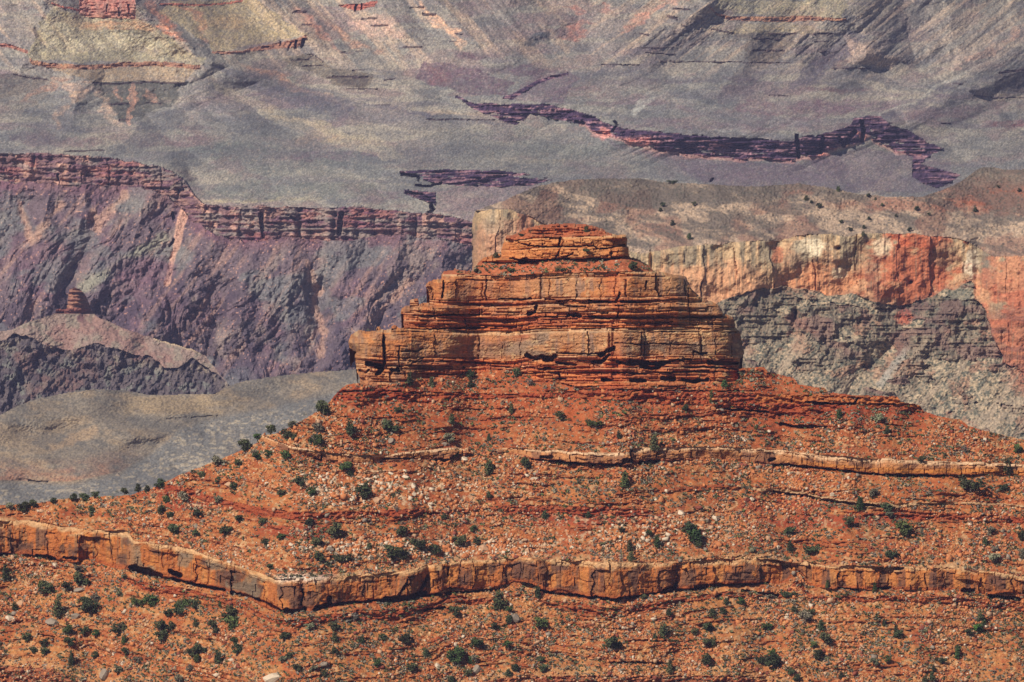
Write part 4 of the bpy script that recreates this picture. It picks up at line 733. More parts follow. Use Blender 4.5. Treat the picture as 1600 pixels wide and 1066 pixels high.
pp([(1270, 52), (1305, 54), (1290, 90), (1275, 70)], lin(104, 94, 88), 0.6); pe(1290, 95, 60, 12, lin(104, 98, 104), 0.6, 0.3, -0.9); pe(1350, 75, 50, 12, lin(176, 146, 122), 0.6, 0.3, 0.6); pe(1310, 95, 40, 14, lin(116, 92, 90), 0.6)
pe(1240, 170, 120, 14, lin(128, 104, 106), 0.65); pe(1310, 140, 60, 5, lin(126, 92, 92), 0.6, 0.3, -0.1); pe(1330, 165, 90, 12, lin(130, 106, 110), 0.6); pe(960, 128, 120, 12, lin(126, 112, 106), 0.5); pe(1170, 125, 40, 7, lin(110, 96, 102), 0.7)
pe(920, 145, 70, 9, lin(134, 110, 106), 0.5); pe(1070, 125, 110, 6, lin(110, 100, 106), 0.5); pe(1000, 165, 34, 6, lin(168, 166, 152), 0.6, 0.5, -0.5); pe(1145, 203, 30, 5, lin(160, 158, 148), 0.5, 0.5); pe(940, 155, 40, 3, lin(170, 160, 136), 0.4)
pe(1100, 195, 200, 9, lin(122, 104, 108), 0.55); pe(1450, 60, 200, 50, lin(146, 138, 126), 0.4); pe(1500, 175, 110, 12, lin(126, 100, 102), 0.5, 0.35, -0.15); pe(1440, 160, 70, 8, lin(108, 100, 106), 0.6, 0.3, -0.5); pe(1440, 150, 110, 3, lin(168, 164, 148), 0.5, 0.3, -0.5)
pp([(1555, 115), (1650, 100), (1650, 135), (1590, 145), (1555, 142)], lin(96, 84, 80), 0.75); pe(1590, 195, 40, 6, lin(136, 96, 96), 0.7); pe(1560, 150, 50, 6, lin(162, 146, 116), 0.5); pe(1560, 230, 120, 18, lin(126, 122, 112), 0.5)
pe(1550, 70, 90, 5, lin(186, 140, 112), 0.4, 0.5, -0.5); pe(1230, 200, 90, 6, lin(140, 116, 112), 0.4)
pe(1180, 270, 160, 22, lin(122, 106, 108), 0.6); pe(1350, 265, 50, 22, lin(132, 124, 112), 0.6); pe(1090, 240, 130, 6, lin(176, 126, 110), 0.5); pe(1400, 300, 40, 30, lin(128, 120, 108), 0.5)
pp([(330, 100), (420, 122), (560, 158), (720, 184), (800, 192), (640, 204), (480, 172), (380, 134)], lin(104, 100, 108), 0.6)  # dark band: shade of right-facing slopes painted in, along with darker rock
pp([(340, 128), (480, 190), (640, 245), (600, 250), (440, 195), (335, 140)], lin(166, 152, 122), 0.45)
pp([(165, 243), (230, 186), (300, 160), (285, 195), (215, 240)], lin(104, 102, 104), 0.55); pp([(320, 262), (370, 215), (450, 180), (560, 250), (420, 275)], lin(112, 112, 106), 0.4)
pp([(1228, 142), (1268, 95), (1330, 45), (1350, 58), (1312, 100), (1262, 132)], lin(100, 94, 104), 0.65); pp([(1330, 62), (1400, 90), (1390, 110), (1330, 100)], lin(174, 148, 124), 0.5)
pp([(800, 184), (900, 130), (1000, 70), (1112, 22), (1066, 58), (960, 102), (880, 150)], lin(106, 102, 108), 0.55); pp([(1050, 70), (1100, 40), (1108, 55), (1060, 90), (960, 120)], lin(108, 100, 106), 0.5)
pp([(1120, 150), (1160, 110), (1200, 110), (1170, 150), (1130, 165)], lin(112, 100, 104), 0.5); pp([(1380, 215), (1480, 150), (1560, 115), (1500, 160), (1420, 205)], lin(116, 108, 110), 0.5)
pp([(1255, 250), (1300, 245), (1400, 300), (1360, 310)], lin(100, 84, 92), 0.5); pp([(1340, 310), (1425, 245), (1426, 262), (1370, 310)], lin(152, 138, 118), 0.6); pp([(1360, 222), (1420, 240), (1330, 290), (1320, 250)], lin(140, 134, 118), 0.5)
pe(865, 205, 60, 6, lin(134, 118, 112), 0.6); pe(830, 190, 26, 7, lin(150, 124, 112), 0.6); pe(1420, 20, 14, 60, lin(112, 92, 90), 0.4, 0.5); pe(1435, 100, 40, 8, lin(112, 96, 94), 0.4, 0.5, 0.9)
pp([(930, 216), (1010, 236), (1060, 243), (1110, 250), (1250, 256), (1350, 232), (1480, 250), (1500, 300), (1300, 300), (1110, 290), (1060, 268), (1000, 244)], lin(116, 100, 108), 0.6)
pp([(690, 150), (720, 160), (800, 195), (830, 182), (925, 215), (1010, 240), (1120, 290), (860, 290), (620, 262), (600, 240), (680, 190)], lin(130, 128, 118), 0.45)
pp([(682, 300), (720, 292), (860, 288), (900, 340), (740, 345), (700, 334), (676, 332)], lin(146, 122, 118), 0.6)
pp([(780, 155), (830, 128), (890, 112), (905, 125), (880, 160), (840, 160)], lin(120, 96, 106), 0.6)
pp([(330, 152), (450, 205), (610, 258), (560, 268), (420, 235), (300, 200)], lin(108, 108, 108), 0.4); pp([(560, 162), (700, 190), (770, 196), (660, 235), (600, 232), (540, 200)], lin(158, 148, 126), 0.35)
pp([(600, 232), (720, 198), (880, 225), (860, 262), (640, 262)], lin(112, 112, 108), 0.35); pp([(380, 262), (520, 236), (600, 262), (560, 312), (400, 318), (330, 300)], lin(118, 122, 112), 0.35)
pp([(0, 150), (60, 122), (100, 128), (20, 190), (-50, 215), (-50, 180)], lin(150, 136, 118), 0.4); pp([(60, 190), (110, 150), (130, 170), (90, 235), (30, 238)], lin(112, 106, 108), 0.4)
# speckle of scrub on the terrace
C = mix(C, lin(84, 84, 82), ((n3 > 0.25) | (n5 > 0.62))*0.5*pf); C = mix(C, lin(190, 170, 146), (n3 < -0.62)*0.25*pf)
C = mix(C, lin(158, 112, 88), (LA | LD)*0.8); C = mix(C, lin(172, 108, 84), LC*0.7); C = mix(C, lin(170, 116, 88), LB*0.7); C = mix(C, lin(176, 100, 80), (LE | LG | LH)*0.8)
C = mix(C, lin(178, 116, 98), LF*0.85*(0.8+0.3*vn(x/4, y/10, 523))); C = mix(C, lin(88, 72, 72), sh*0.75)
C = mix(C, lin(172, 130, 92), (LA | LD)*sm(0.0, 0.5, vn(x/7, y/3, 524))*0.6)
# cliffs of the terrace rim
Ct = np.zeros_like(C)+lin(120, 96, 92); Ct = mix(Ct, lin(150, 120, 106), sm(0.0, 0.5, fbm(x/16, y/9, 3, 526))*0.7); Ct = mix(Ct, lin(150, 96, 88), sm(-0.1, 0.4, fbm(x/40+3, y/14, 3, 599))*0.45); Ct = mix(Ct, lin(88, 64, 80), sm(0.1, 0.5, vn(x/20, y/2.6, 529))*0.6); Ct = mix(Ct, lin(186, 148, 126), sm(0.45, 0.7, fbm(x/13+8, y/16, 3, 530))*0.6)
Ct = mix(Ct, lin(128, 122, 112), sm(0.1, 0.5, fbm(x/30, y/8, 3, 595))*0.6)
C = np.where(inT[..., None], Ct, C)
Cd = np.zeros_like(C)+lin(92, 72, 90); Cd = mix(Cd, lin(154, 116, 116), sm(0.05, 0.5, vn(x/18, y/1.7, 533))*0.8); Cd = mix(Cd, lin(60, 52, 62), sm(0.0, 0.5, fbm(x/9, y/4, 3, 534))*0.6)  # side-canyon cliffs: their blue shade and lit ledge streaks are painted into the colour
C = np.where((inD | inF | inE)[..., None], Cd, C)
C = mix(C, lin(190, 128, 108), sm(4, 1.5, np.abs(y-DB-1))*(x > 905)*(x < 1440)*(y > DT)*0.35)
for (cx, cy, rx_, ry_) in ((936, 205, 9, 12), (1005, 222, 26, 9), (1350, 212, 8, 10), (1300, 238, 14, 6)): pe(cx, cy, rx_, ry_, lin(186, 124, 108), 0.8, 0.3)  # sunlit faces among the dark cliffs, painted as lighter pink patches
# gorge wall
g = np.zeros_like(C)+lin(108, 96, 96)
g = mix(g, lin(140, 128, 114), sm(0.0, 0.5, fbm((x+0.7*y)/34, (y-0.5*x)/60, 4, 540))*0.75); g = mix(g, lin(114, 88, 96), sm(0.0, 0.5, fbm(x/70, y/50, 3, 544))*0.6)
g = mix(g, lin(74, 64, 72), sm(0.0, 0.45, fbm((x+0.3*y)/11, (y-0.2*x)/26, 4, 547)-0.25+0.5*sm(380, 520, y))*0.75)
g = mix(g, lin(160, 132, 114), sm(0.3, 0.65, fbm((x+0.75*y)/14, (y-0.8*x)/110, 4, 551))*0.55); g = mix(g, lin(122, 84, 88), sm(26, 0, y-TB)*0.5)
g = mix(g, lin(196, 150, 118), (n3 > 0.78)*0.6)
C = np.where(low[..., None], g*np.array([0.93, 0.88, 0.92]), C)
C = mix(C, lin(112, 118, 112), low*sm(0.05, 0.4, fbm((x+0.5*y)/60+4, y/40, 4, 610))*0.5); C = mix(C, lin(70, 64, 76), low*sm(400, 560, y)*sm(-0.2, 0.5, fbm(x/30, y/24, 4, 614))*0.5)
C = mix(C, lin(190, 148, 124), low*sm(5.5, 2.5, sdist(x, y, [(290, 330), (282, 352), (276, 385), (268, 410), (261, 445)])+2*n2-3.5*sm(400, 330, y))*0.85)
for pts in ([(30, 315), (45, 365), (50, 380), (62, 360), (95, 320)], [(145, 330), (150, 358), (158, 340), (195, 305)], [(490, 470), (505, 520), (500, 560)], [(480, 415), (498, 455)], [(560, 530), (600, 480), (640, 440)]):
    C = mix(C, lin(178, 142, 118), low*sm(8, 2, sdist(x, y, pts)+5*n2)*0.6)
C = mix(C, lin(140, 138, 118), low*sm(12, 3, sdist(x, y, [(255, 372), (200, 405), (130, 450)])+5*n2)*0.75); C = mix(C, lin(106, 78, 90), low*sm(1.2, 0.5, np.hypot((x-220)/60, (y-420)/22)+0.3*n2)*0.7)
C *= (1+0.26*n3+0.22*n5)[..., None]
cm_ = C.mean((0, 1)); C = np.where(low[..., None], C*0.98, cm_+(C-cm_)*1.22)
FARK = 1.0
C = np.maximum(C, 0.01); lum_ = C.mean(-1); C = np.where(pf[..., None], C*(np.clip(lum_/lum_[pf].mean(), 0.4, 2.2)**0.45)[..., None], C)
lum_ = C.mean(-1, keepdims=True); C = np.where(pf[..., None], lum_+(C-lum_)*0.88, C); C = np.where((led & ~sh)[..., None], C*0.82, C); C = C*(1+upm[..., None]*np.array([0.04, 0.01, -0.02]))
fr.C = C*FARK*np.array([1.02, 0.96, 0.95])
far_parts = [("terrace_cliff", inT | inD | inE | inF), ("gorge_wall", low)]
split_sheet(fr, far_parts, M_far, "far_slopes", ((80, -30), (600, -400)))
# ------------------------------------------------------------------ air
def haze_box():
    m = bpy.data.materials.new("haze"); m.use_nodes = True; n = m.node_tree; n.nodes.clear()
    o = n.nodes.new("ShaderNodeOutputMaterial"); v = n.nodes.new("ShaderNodeVolumePrincipled")
    v.inputs['Color'].default_value = (0.58, 0.58, 1.0, 1); v.inputs['Density'].default_value = HAZE; v.inputs['Anisotropy'].default_value = 0.0
    n.links.new(v.outputs[0], o.inputs['Volume'])
    x0, x1, y0, y1, z0, z1 = -1500, 1500, -60, 12500, -1200, CAMZ+40
    V = [(a, b, c) for a in (x0, x1) for b in (y0, y1) for c in (z0, z1)]
    F = [(0, 1, 3, 2), (4, 6, 7, 5), (0, 4, 5, 1), (2, 3, 7, 6), (0, 2, 6, 4), (1, 5, 7, 3)]
    me = bpy.data.meshes.new("haze"); me.from_pydata(V, [], F); me.materials.append(m)
    new_obj("haze", me, kind='stuff')
HAZE = 2.0e-5
haze_box()
# =================================================================== JUNIPERS, SHRUBS, BOULDERS
x, y = fg.x, fg.y
rng = np.random.RandomState(5)
foliage = [plain_mat("juniper_foliage", (0.040, 0.050, 0.020), 0.5, 1.2, tint=(0.060, 0.068, 0.028), vary=0.35), plain_mat("pinyon_foliage", (0.040, 0.062, 0.018), 0.5, 1.2, tint=(0.058, 0.085, 0.026), vary=0.3),
           plain_mat("sage_foliage", (0.135, 0.128, 0.070), 0.4, 1.5, tint=(0.19, 0.175, 0.105), vary=0.3), plain_mat("dry_twigs", (0.17, 0.14, 0.11), 0.4, 1.5), plain_mat("bright_foliage", (0.07, 0.15, 0.03), 0.4, 1.2)]
bark = plain_mat("bark", (0.13, 0.095, 0.07), 0.4, 3)
def crown_mesh(name, kind, seed, mat, n):
    r = np.random.RandomState(seed); V = []; F = []
    if kind == 'round': lobes = [((r.uniform(-.34, .34), r.uniform(-.34, .34), r.uniform(.2, .8)), r.uniform(.10, .24)) for _ in range(12)]
    elif kind == 'cone': lobes = [((r.uniform(-.05, .05)+0.10*math.sin(k*2.1), 0.10*math.cos(k*2.1), 0.16+k*0.115), .33*(1-k/8.6)+0.03) for k in range(7)]
    elif kind == 'wide': lobes = [((r.uniform(-.42, .42), r.uniform(-.3, .3), r.uniform(.22, .6)), r.uniform(.13, .25)) for _ in range(11)]
    else: lobes = [((r.uniform(-.3, .3), r.uniform(-.3, .3), r.uniform(.25, .7)), r.uniform(.12, .24)) for _ in range(7)]
    wts = np.array([l[1]**2 for l in lobes]); wts /= wts.sum()
    for k in range(n):
        c, R = lobes[r.choice(len(lobes), p=wts)]
        d = r.normal(size=3); d /= np.linalg.norm(d); p = np.array(c)+d*R*r.uniform(0.55, 1.12)*np.array([1, 1, .85])
        if p[2] < 0.03: p[2] = 0.03+r.uniform(0, .05)
        s = r.uniform(.035, .075)*(0.7 if kind == 'twig' else 1.0)
        nrm = d*0.6+r.normal(size=3)*0.6+np.array([0, 0, .25]); nrm /= np.linalg.norm(nrm)
        a = np.cross(nrm, r.normal(size=3)); a /= np.linalg.norm(a); b = np.cross(nrm, a)
        i = len(V)
        for q in range(5):
            t = q*1.2566+r.uniform(-.3, .3); V.append(p+(a*math.cos(t)+b*math.sin(t)*0.8)*s*r.uniform(.75, 1.3)+nrm*r.uniform(-.012, .012))
        F.append((i, i+1, i+2, i+3, i+4))
    me = bpy.data.meshes.new(name); me.from_pydata([tuple(v) for v in V], [], F); me.materials.append(mat); return me
def tube(V, F, p0, p1, r0, r1, n=6):
    p0 = np.array(p0); p1 = np.array(p1); d = p1-p0; a = np.cross(d, (0.3, 1, 0.2)); a /= np.linalg.norm(a); b = np.cross(d, a); b /= np.linalg.norm(b); i = len(V)
    for p, rr in ((p0, r0), (p1, r1)):
        for k in range(n): t = 2*math.pi*k/n; V.append(tuple(p+(a*math.cos(t)+b*math.sin(t))*rr))
    for k in range(n): F.append((i+k, i+(k+1) % n, i+n+(k+1) % n, i+n+k))
def trunk_mesh(seed, bare=False):
    r = random.Random(seed); V = []; F = []; tx, ty = r.uniform(-.06, .06), r.uniform(-.06, .06)
    tube(V, F, (0, 0, -0.12), (tx, ty, .3), .055, .036); tube(V, F, (tx, ty, .3), (tx*2, ty*2, .62), .036, .014)
    for k in range(9 if bare else 5):
        a = k*2.2+r.uniform(-.4, .4); l = r.uniform(.2, .4); z = r.uniform(.12, .42)
        tube(V, F, (tx*z*2, ty*z*2, z), (math.cos(a)*l, math.sin(a)*l, z+r.uniform(.12, .36)), .022, .006)
    me = bpy.data.meshes.new("trunk"); me.from_pydata(V, [], F); me.materials.append(bark); return me
kinds = [('round', 0), ('round', 1), ('wide', 2), ('wide', 3), ('cone', 4), ('cone', 5), ('round', 6), ('twig', 7)]
CR = {}; TR = [trunk_mesh(i) for i in range(5)]+[trunk_mesh(9, True)]
for kd, sd_ in kinds:
    for mi in (0, 1, 2, 4):
        if kd == 'cone' and mi in (2, 4): continue
        if mi == 4 and sd_ != 0: continue
        CR[(kd, sd_, mi)] = crown_mesh("crown", kd, sd_+20, foliage[mi], 520 if kd != 'twig' else 260)
CR[('twig', 7, 3)] = crown_mesh("crown", 'twig', 27, foliage[3], 200)
ORD = ["first", "second", "third", "fourth", "fifth", "sixth", "seventh", "eighth", "ninth", "tenth", "eleventh", "twelfth", "thirteenth", "fourteenth", "fifteenth", "sixteenth", "seventeenth", "eighteenth", "nineteenth", "twentieth"]
ORD += ["twenty-"+o for o in ORD[:9]]+["thirtieth"]
SEC = [(230, "by the left edge"), (460, "well left"), (690, "left of centre"), (910, "at the centre"), (1140, "right of centre"), (1370, "well right"), (1e9, "by the right edge")]
skl = lambda xx: np.interp(xx, [p[0] for p in skyL], [p[1] for p in skyL])
def colv(A, xx): return A[0, min(max(int(round((xx-fg.x0)/ST))+fg.nL, 0), A.shape[1]-1)]
def zone(xx, yy):
    if 540 < xx < 1160 and yy < colv(CB, xx)-1: return "on the butte itself"
    if yy < skl(xx)+7 and xx < 560: return "on the left skyline"
    c1t, c1b, c2t, c2b = colv(C1T, xx), colv(C1B, xx), colv(C2T, xx), colv(C2B, xx)
    if yy > c1b+70: return "near the bottom edge"
    if yy > c1b: return "just below the lower cliff"
    if yy > c1t+3: return "against the lower cliff"
    if yy > c1t-42: return "on rubble above lower cliff"
    if yy > c2t or xx < 410: return "between the cliff bands"
    return "on slope under the butte"
LAB = []
def register(o, adj, noun, xx, yy, zn=None):
    LAB.append((o, adj, noun, xx, zn or zone(xx, yy), next(s for b, s in SEC if xx < b)))
def finish_labels():
    g = {}
    for t in LAB: g.setdefault((t[1], t[2], t[4], t[5]), []).append(t)
    for k, L in g.items():
        L.sort(key=lambda t: t[3]); 
        for i, t in enumerate(L):
            base = "%s %s %s, %s" % (t[1], t[2], t[4], t[5])
            if len(L) > 1: base += ", %s from left" % ORD[min(i, len(ORD)-1)]
            t[0]["label"] = base
def place_tree(cx, cy, wd, ht, sheet=fg, mi=None, tone=None, zn=None, grp="junipers scattered over the red hillside", force=None, idx=0):
    by = cy+ht*0.45; P = sheet.at(cx, by); pm = P[1]/FPX
    r = random.Random(int(cx*31+cy*17)); ratio = ht/wd
    if force: key = force
    else:
        kd = r.choice([('cone', 4), ('cone', 5)]) if ratio > 1.15 or (wd < 12 and r.random() < .4) else (r.choice([('wide', 2), ('wide', 3)]) if ratio < 0.85 or (wd > 17 and r.random() < .5) else r.choice([('round', 0), ('round', 1), ('round', 6)]))
        m_ = mi if mi is not None else (0 if r.random() < .66 else 1 if r.random() < .6 else 2)
        if kd[0] == 'cone' and m_ == 2: m_ = 0
        key = kd+(m_,)
    root = bpy.data.objects.new("juniper_tree", None); COL.objects.link(root); root.location = tuple(P-np.array([0, 0, 0.1*pm]))
    s = wd*pm*1.32; h = ht*pm*1.3; root.scale = (s, s, h); root.rotation_euler = (0, 0, r.uniform(0, 6.28)); root.empty_display_size = 0.5
    c = bpy.data.objects.new("crown", CR[key]); COL.objects.link(c); c.parent = root
    t = bpy.data.objects.new("trunk", TR[5] if key[2] == 3 else TR[r.randrange(5)]); COL.objects.link(t); t.parent = root
    root["category"] = "tree"; root["group"] = grp
    size = "large" if wd*ht > 330 else "medium" if wd*ht > 150 else "small"
    tn = {0: "dark", 1: "green", 2: "grey-green", 3: "bare grey", 4: "bright green"}[key[2]]
    register(root, size+" "+tn, "juniper" if key[0] != 'cone' else "pinyon", cx, by, zn)
TREES = """16,792,12 36,795,18 52,788,12 84,783,10 143,797,11 115,778,12 131,778,13 149,774,11 195,769,12 216,763,11 230,764,10 251,758,16 259,781,11 286,778,15 342,782,13 315,743,11 341,751,10 367,761,12 343,720,18 373,725,12 382,698,17 399,708,12 251,798,12 265,806,11 310,804,15 374,812,14 272,829,18 306,835,12 354,831,17
9,898,14,22 73,922,22 63,914,10 105,918,16 129,905,25 122,890,12 194,902,10 186,929,11 90,952,18,26 23,949,11 142,952,26 149,937,14 135,941,14 215,941,18 236,941,20 282,944,18 279,955,18 303,945,16 345,944,10 262,960,12 360,962,22 362,976,20 333,978,16 338,988,12 251,979,18 268,981,14 252,996,18 186,982,24 194,1001,10,14 131,988,14 149,990,12 107,985,15 109,1005,16 112,1031,11,20 43,997,14 68,1007,12 71,1019,13 52,1017,10 148,1024,11 196,1019,12 215,1033,12 185,1048,13 314,1013,18 300,1021,16 307,1030,12 367,1003,14 370,1016,16 341,1029,13,22 296,1045,11 280,1063,14 306,974,10
411,816,13 483,818,13 525,830,22 440,840,12 416,850,14 495,848,17 501,870,20 511,883,12 535,873,20 423,887,12 577,854,10 629,832,17 655,850,20 679,860,16 615,866,24 629,869,16 718,848,18 745,847,10 739,827,10 694,807,10
483,981,13 521,980,14 446,996,14 523,996,11 565,1000,11 598,997,12 633,1001,17 522,1019,12 451,1026,10 442,1031,11 463,1045,13 491,1045,10 506,1053,11 590,1037,11 645,1045,15 665,1021,11 712,1029,26 735,1033,11 742,1029,10 731,1053,12 746,1004,20 773,980,12 779,941,22,26 712,958,17 796,953,10 795,969,12 794,1008,13 794,1052,11 704,1063,12
851,805,11 919,805,10 972,829,10 1079,824,22 1084,839,22 1091,849,14 1015,834,11 1027,848,12,18 984,855,11,16 986,871,12,14 1176,861,10 840,927,10,18 846,976,20 1045,958,10 1036,987,15,20 1023,997,9,12 957,1008,24 844,1031,11 850,1046,13 1047,1044,11,18 1103,1032,16 1107,1003,18 1106,981,16 1087,988,12 1135,940,10 1158,941,12 1113,957,10 1130,956,10 1196,980,12 1194,1032,18 1007,934,10 804,1044,12
1344,789,14,18 1385,795,16 1390,805,12 1326,817,15 1235,831,15 1234,855,10,14 1271,859,22 1411,828,21 1396,866,18 1549,830,13 1539,847,11 1555,870,18 1554,859,10 1596,838,14 1597,866,14 1231,929,18,13 1258,962,20 1267,958,11 1283,980,12,16 1291,1000,20 1272,1009,12 1278,1024,15 1370,966,9,12 1381,974,7,11 1400,988,9,18 1405,992,13 1533,968,14,16 1537,974,10 1514,989,12 1496,1021,9,18 1368,1036,14 1386,1031,11 1458,1046,9,10 1456,1058,10,13 1314,1056,10 1245,1060,11 1236,1052,10 1203,981,10 1208,1035,22 1205,1021,11 1474,1034,10 1445,1063,10 1240,952,10 1367,920,8,14 1293,914,7,11
505,641,21,24 456,664,12 423,672,14 402,684,12 445,679,14 456,683,11 496,670,15 492,687,19 547,671,16,19 612,666,26,22 621,642,10 640,594,11,18 674,597,9,12 735,600,10,12 734,586,12 706,656,11,14 445,712,14 420,710,12 402,715,14 536,727,28,14 547,740,10 470,752,20,16 485,769,14 440,771,11 567,771,20 572,760,10 764,732,16,22 709,710,13 764,774,10 764,684,7,10 799,640,8,14
876,652,15 927,662,19,14 967,681,8,11 1022,694,15,22 822,726,16,18 977,752,16,20 1111,622,8,18 1132,600,11 807,583,12 1071,638,10
1311,647,10,13 1369,652,18,14 1386,673,10,12 1441,719,11 1591,703,14 1575,730,17,22 1516,758,30,26 1567,764,13 1364,771,14 1323,780,12 1343,785,10,14 1125,735,0
800,422,11,8 874,421,12,7 944,422,12,11 990,417,14,13 917,391,14,8 923,405,12,7 916,359,10,8 817,367,10,5 851,358,12,5 775,400,11,8 743,422,10,7"""
for tk in TREES.split():
    v = [float(q) for q in tk.split(",")]
    if v[2] <= 0: continue
    wd = v[2]; ht = v[3] if len(v) > 3 else wd*random.uniform(.85, 1.05)
    place_tree(v[0], v[1], wd, ht)
place_tree(1528, 983, 15, 14, force=('round', 0, 4)); place_tree(702, 686, 16, 16, mi=2); 
for cx, cy, s in ((827, 598, 13), (553, 965, 15), (621, 796, 10), (1509, 702, 12)): place_tree(cx, cy, s, s, force=('twig', 7, 3))
for tk in "1310,296,8 1260,310,8 1279,322,8 1357,306,7 1368,311,5 1379,321,6 1432,326,7 1524,328,8 1358,342,6 1421,359,7 1350,355,6 1349,366,7 1329,359,7 1314,347,6 1560,292,5 1593,298,6 1051,284,11,6 1035,320,7 1032,328,6 1084,319,7 1051,349,8 1077,370,9 1451,335,5 1400,337,5 1268,316,5".split():
    v = [float(q) for q in tk.split(",")]; place_tree(v[0], v[1], v[2], v[3] if len(v) > 3 else v[2]*.9, sheet=ms, mi=0, zn="on the distant mesa", grp="junipers dotted on the distant mesa")
# ---- rocks and shrubs: free ground only (no cliffs)
free = fg.M & slope & ~inC1 & ~inC2 & ~inM1 & (y > SKY+3)
def ground_ok(px, py):
    i = int(round((px-fg.x0)/ST))+fg.nL; j = int(round((py-fg.y0)/ST))
    return 2 <= j < len(fg.ys)-2 and 2 <= i < len(fg.xs)-2 and free[j, i] and free[j-2, i] and free[min(j+2, free.shape[0]-1), i]
ICO_V = None
import bmesh
def rock_unit(seed, flat=0.75):
    bm = bmesh.new(); bmesh.ops.create_icosphere(bm, subdivisions=2, radius=0.5); r = np.random.RandomState(seed)
    pl_ = []
    for k in range(9):
        d = r.normal(size=3); d /= np.linalg.norm(d); pl_.append((d, r.uniform(.24, .42)))
    for v in bm.verts:
        p = np.array(v.co)
        for d, o in pl_:
            q = p.dot(d)
            if q > o: p = p-d*(q-o)
        p *= 1+0.05*r.normal(); p[2] *= flat; v.co = Vector(p*1.25)
    me = bpy.data.meshes.new("boulder"); bm.to_mesh(me); bm.free(); return me
rock_cols = [("pale", lin(222, 196, 166)*.75), ("tan", lin(196, 152, 116)*.8), ("orange", lin(200, 124, 76)*.8), ("grey", lin(150, 132, 114)*.8), ("dark red", lin(140, 74, 56)*.8)]
rock_mats = [plain_mat(n.replace(" ", "_")+"_stone", c, 0.18, 1.3) for n, c in rock_cols]
RK = {}
for mi in range(5):
    for sdd in range(4):
        me = rock_unit(40+sdd+7*mi, (0.8, 0.62, 0.9, 0.5)[sdd]); me.materials.append(rock_mats[mi]); RK[(sdd, mi)] = me
def place_boulder(cx, cy, wd, ht, mi, tilt=0.0, sheet=fg, zn=None):
    r = random.Random(int(cx*13+cy*7)); P = sheet.at(cx, cy+ht*0.25); pm = P[1]/FPX
    k = 3 if ht/wd < 0.6 else r.randrange(3); fl = (0.8, 0.62, 0.9, 0.5)[k]
    o = bpy.data.objects.new("boulder", RK[(k, mi)]); COL.objects.link(o)
    o.location = tuple(P+np.array([0, 0, 0.08*ht*pm])); o.scale = (wd*pm, (wd+ht)*0.5*pm, ht*pm/fl*1.05)
    o.rotation_euler = (r.uniform(-.2, .2), tilt, r.uniform(-.5, .5))
    o["category"] = "boulder"; o["group"] = "boulders strewn on the hillside"
    a = wd*ht; size = "big" if a > 95 else "middling" if a > 45 else "little"
    register(o, size+" "+rock_cols[mi][0], "boulder", cx, cy, zn)
for b in """431,1056,34,18,0 165,1051,20,16,3 684,1039,9,8,0 747,1044,18,14,3 805,965,12,14,3 1119,809,12,12,0 1064,800,12,9,0 1122,848,13,11,2 83,972,28,10,3 118,962,16,10,3 126,921,26,6,3 87,882,10,8,0 363,1030,12,5,0 339,1053,12,6,0 192,1036,10,8,0 231,1037,7,6,1 16,965,14,10,0 32,941,12,12,1 612,688,14,8,3 694,694,12,8,3
611,738,9,8,0 634,735,9,6,0 634,744,11,7,0 646,758,8,9,0 575,748,12,7,0 618,758,8,7,0 597,749,8,7,1 498,766,9,10,0 539,764,7,6,0 535,786,14,6,0 522,788,6,7,0 589,780,16,9,1 504,686,7,4,2 647,772,8,6,0 591,722,7,5,0 474,741,9,5,0 685,733,8,8,1 725,716,12,8,0 757,856,16,13,1 725,868,12,9,2 578,871,12,8,0 722,812,8,7,1
1300,772,8,7,0 1176,779,8,7,0 1167,779,8,8,4 1032,780,10,12,2 1024,779,7,6,0 1162,685,14,5,0 835,747,14,6,0 804,755,7,7,0 1130,790,6,6,0 1216,854,7,8,0 1371,841,6,5,0 1567,801,8,6,0 1482,871,12,12,2 1440,981,12,11,4 1322,980,9,7,2 998,852,9,8,0 930,842,10,7,3 1012,843,11,6,0 894,854,7,6,0 825,860,9,10,1 1032,811,10,5,0 891,844,7,6,0 351,748,13,9,2 357,756,12,9,1 1091,792,12,5,4 690,850,9,7,1 545,852,12,7,3 560,852,8,6,0 515,858,12,8,3 470,855,9,6,0 455,850,8,6,0 478,856,8,5,0 460,864,7,6,0 440,890,8,5,1 455,889,7,5,0 1283,995,9,6,1 1040,955,9,7,1 1060,960,8,6,1 1065,968,10,7,2 1022,966,9,5,0""".split():
    v = [float(q) for q in b.split(",")]; place_boulder(v[0], v[1], v[2], v[3], int(v[4]), tilt=0.45 if (v[0], v[1]) in ((83, 972), (1162, 685)) else 0.0)
place_boulder(184, 742, 10, 7, 3, sheet=pt, zn="on the grey plateau beyond")
cnt = 0
while cnt < 190:
    px, py = rng.uniform(5, 1595), rng.uniform(600, 1062)
    i = int(round((px-fg.x0)/ST))+fg.nL; j = int(round((py-fg.y0)/ST))
    if not ground_ok(px, py) or rng.rand() > 0.15+0.5*PALE[j, i]+0.45*rubble_d[j, i]*(py > 700): continue
    wd = rng.uniform(3.6, 7.0); pal = PALE[j, i] > 0.4
    mi = int(rng.choice([0, 1, 2, 3, 4], p=[.4, .3, .18, .1, .02] if pal else [.08, .3, .42, .13, .07]))
    place_boulder(px, py, wd, wd*rng.uniform(.5, .85), mi); cnt += 1
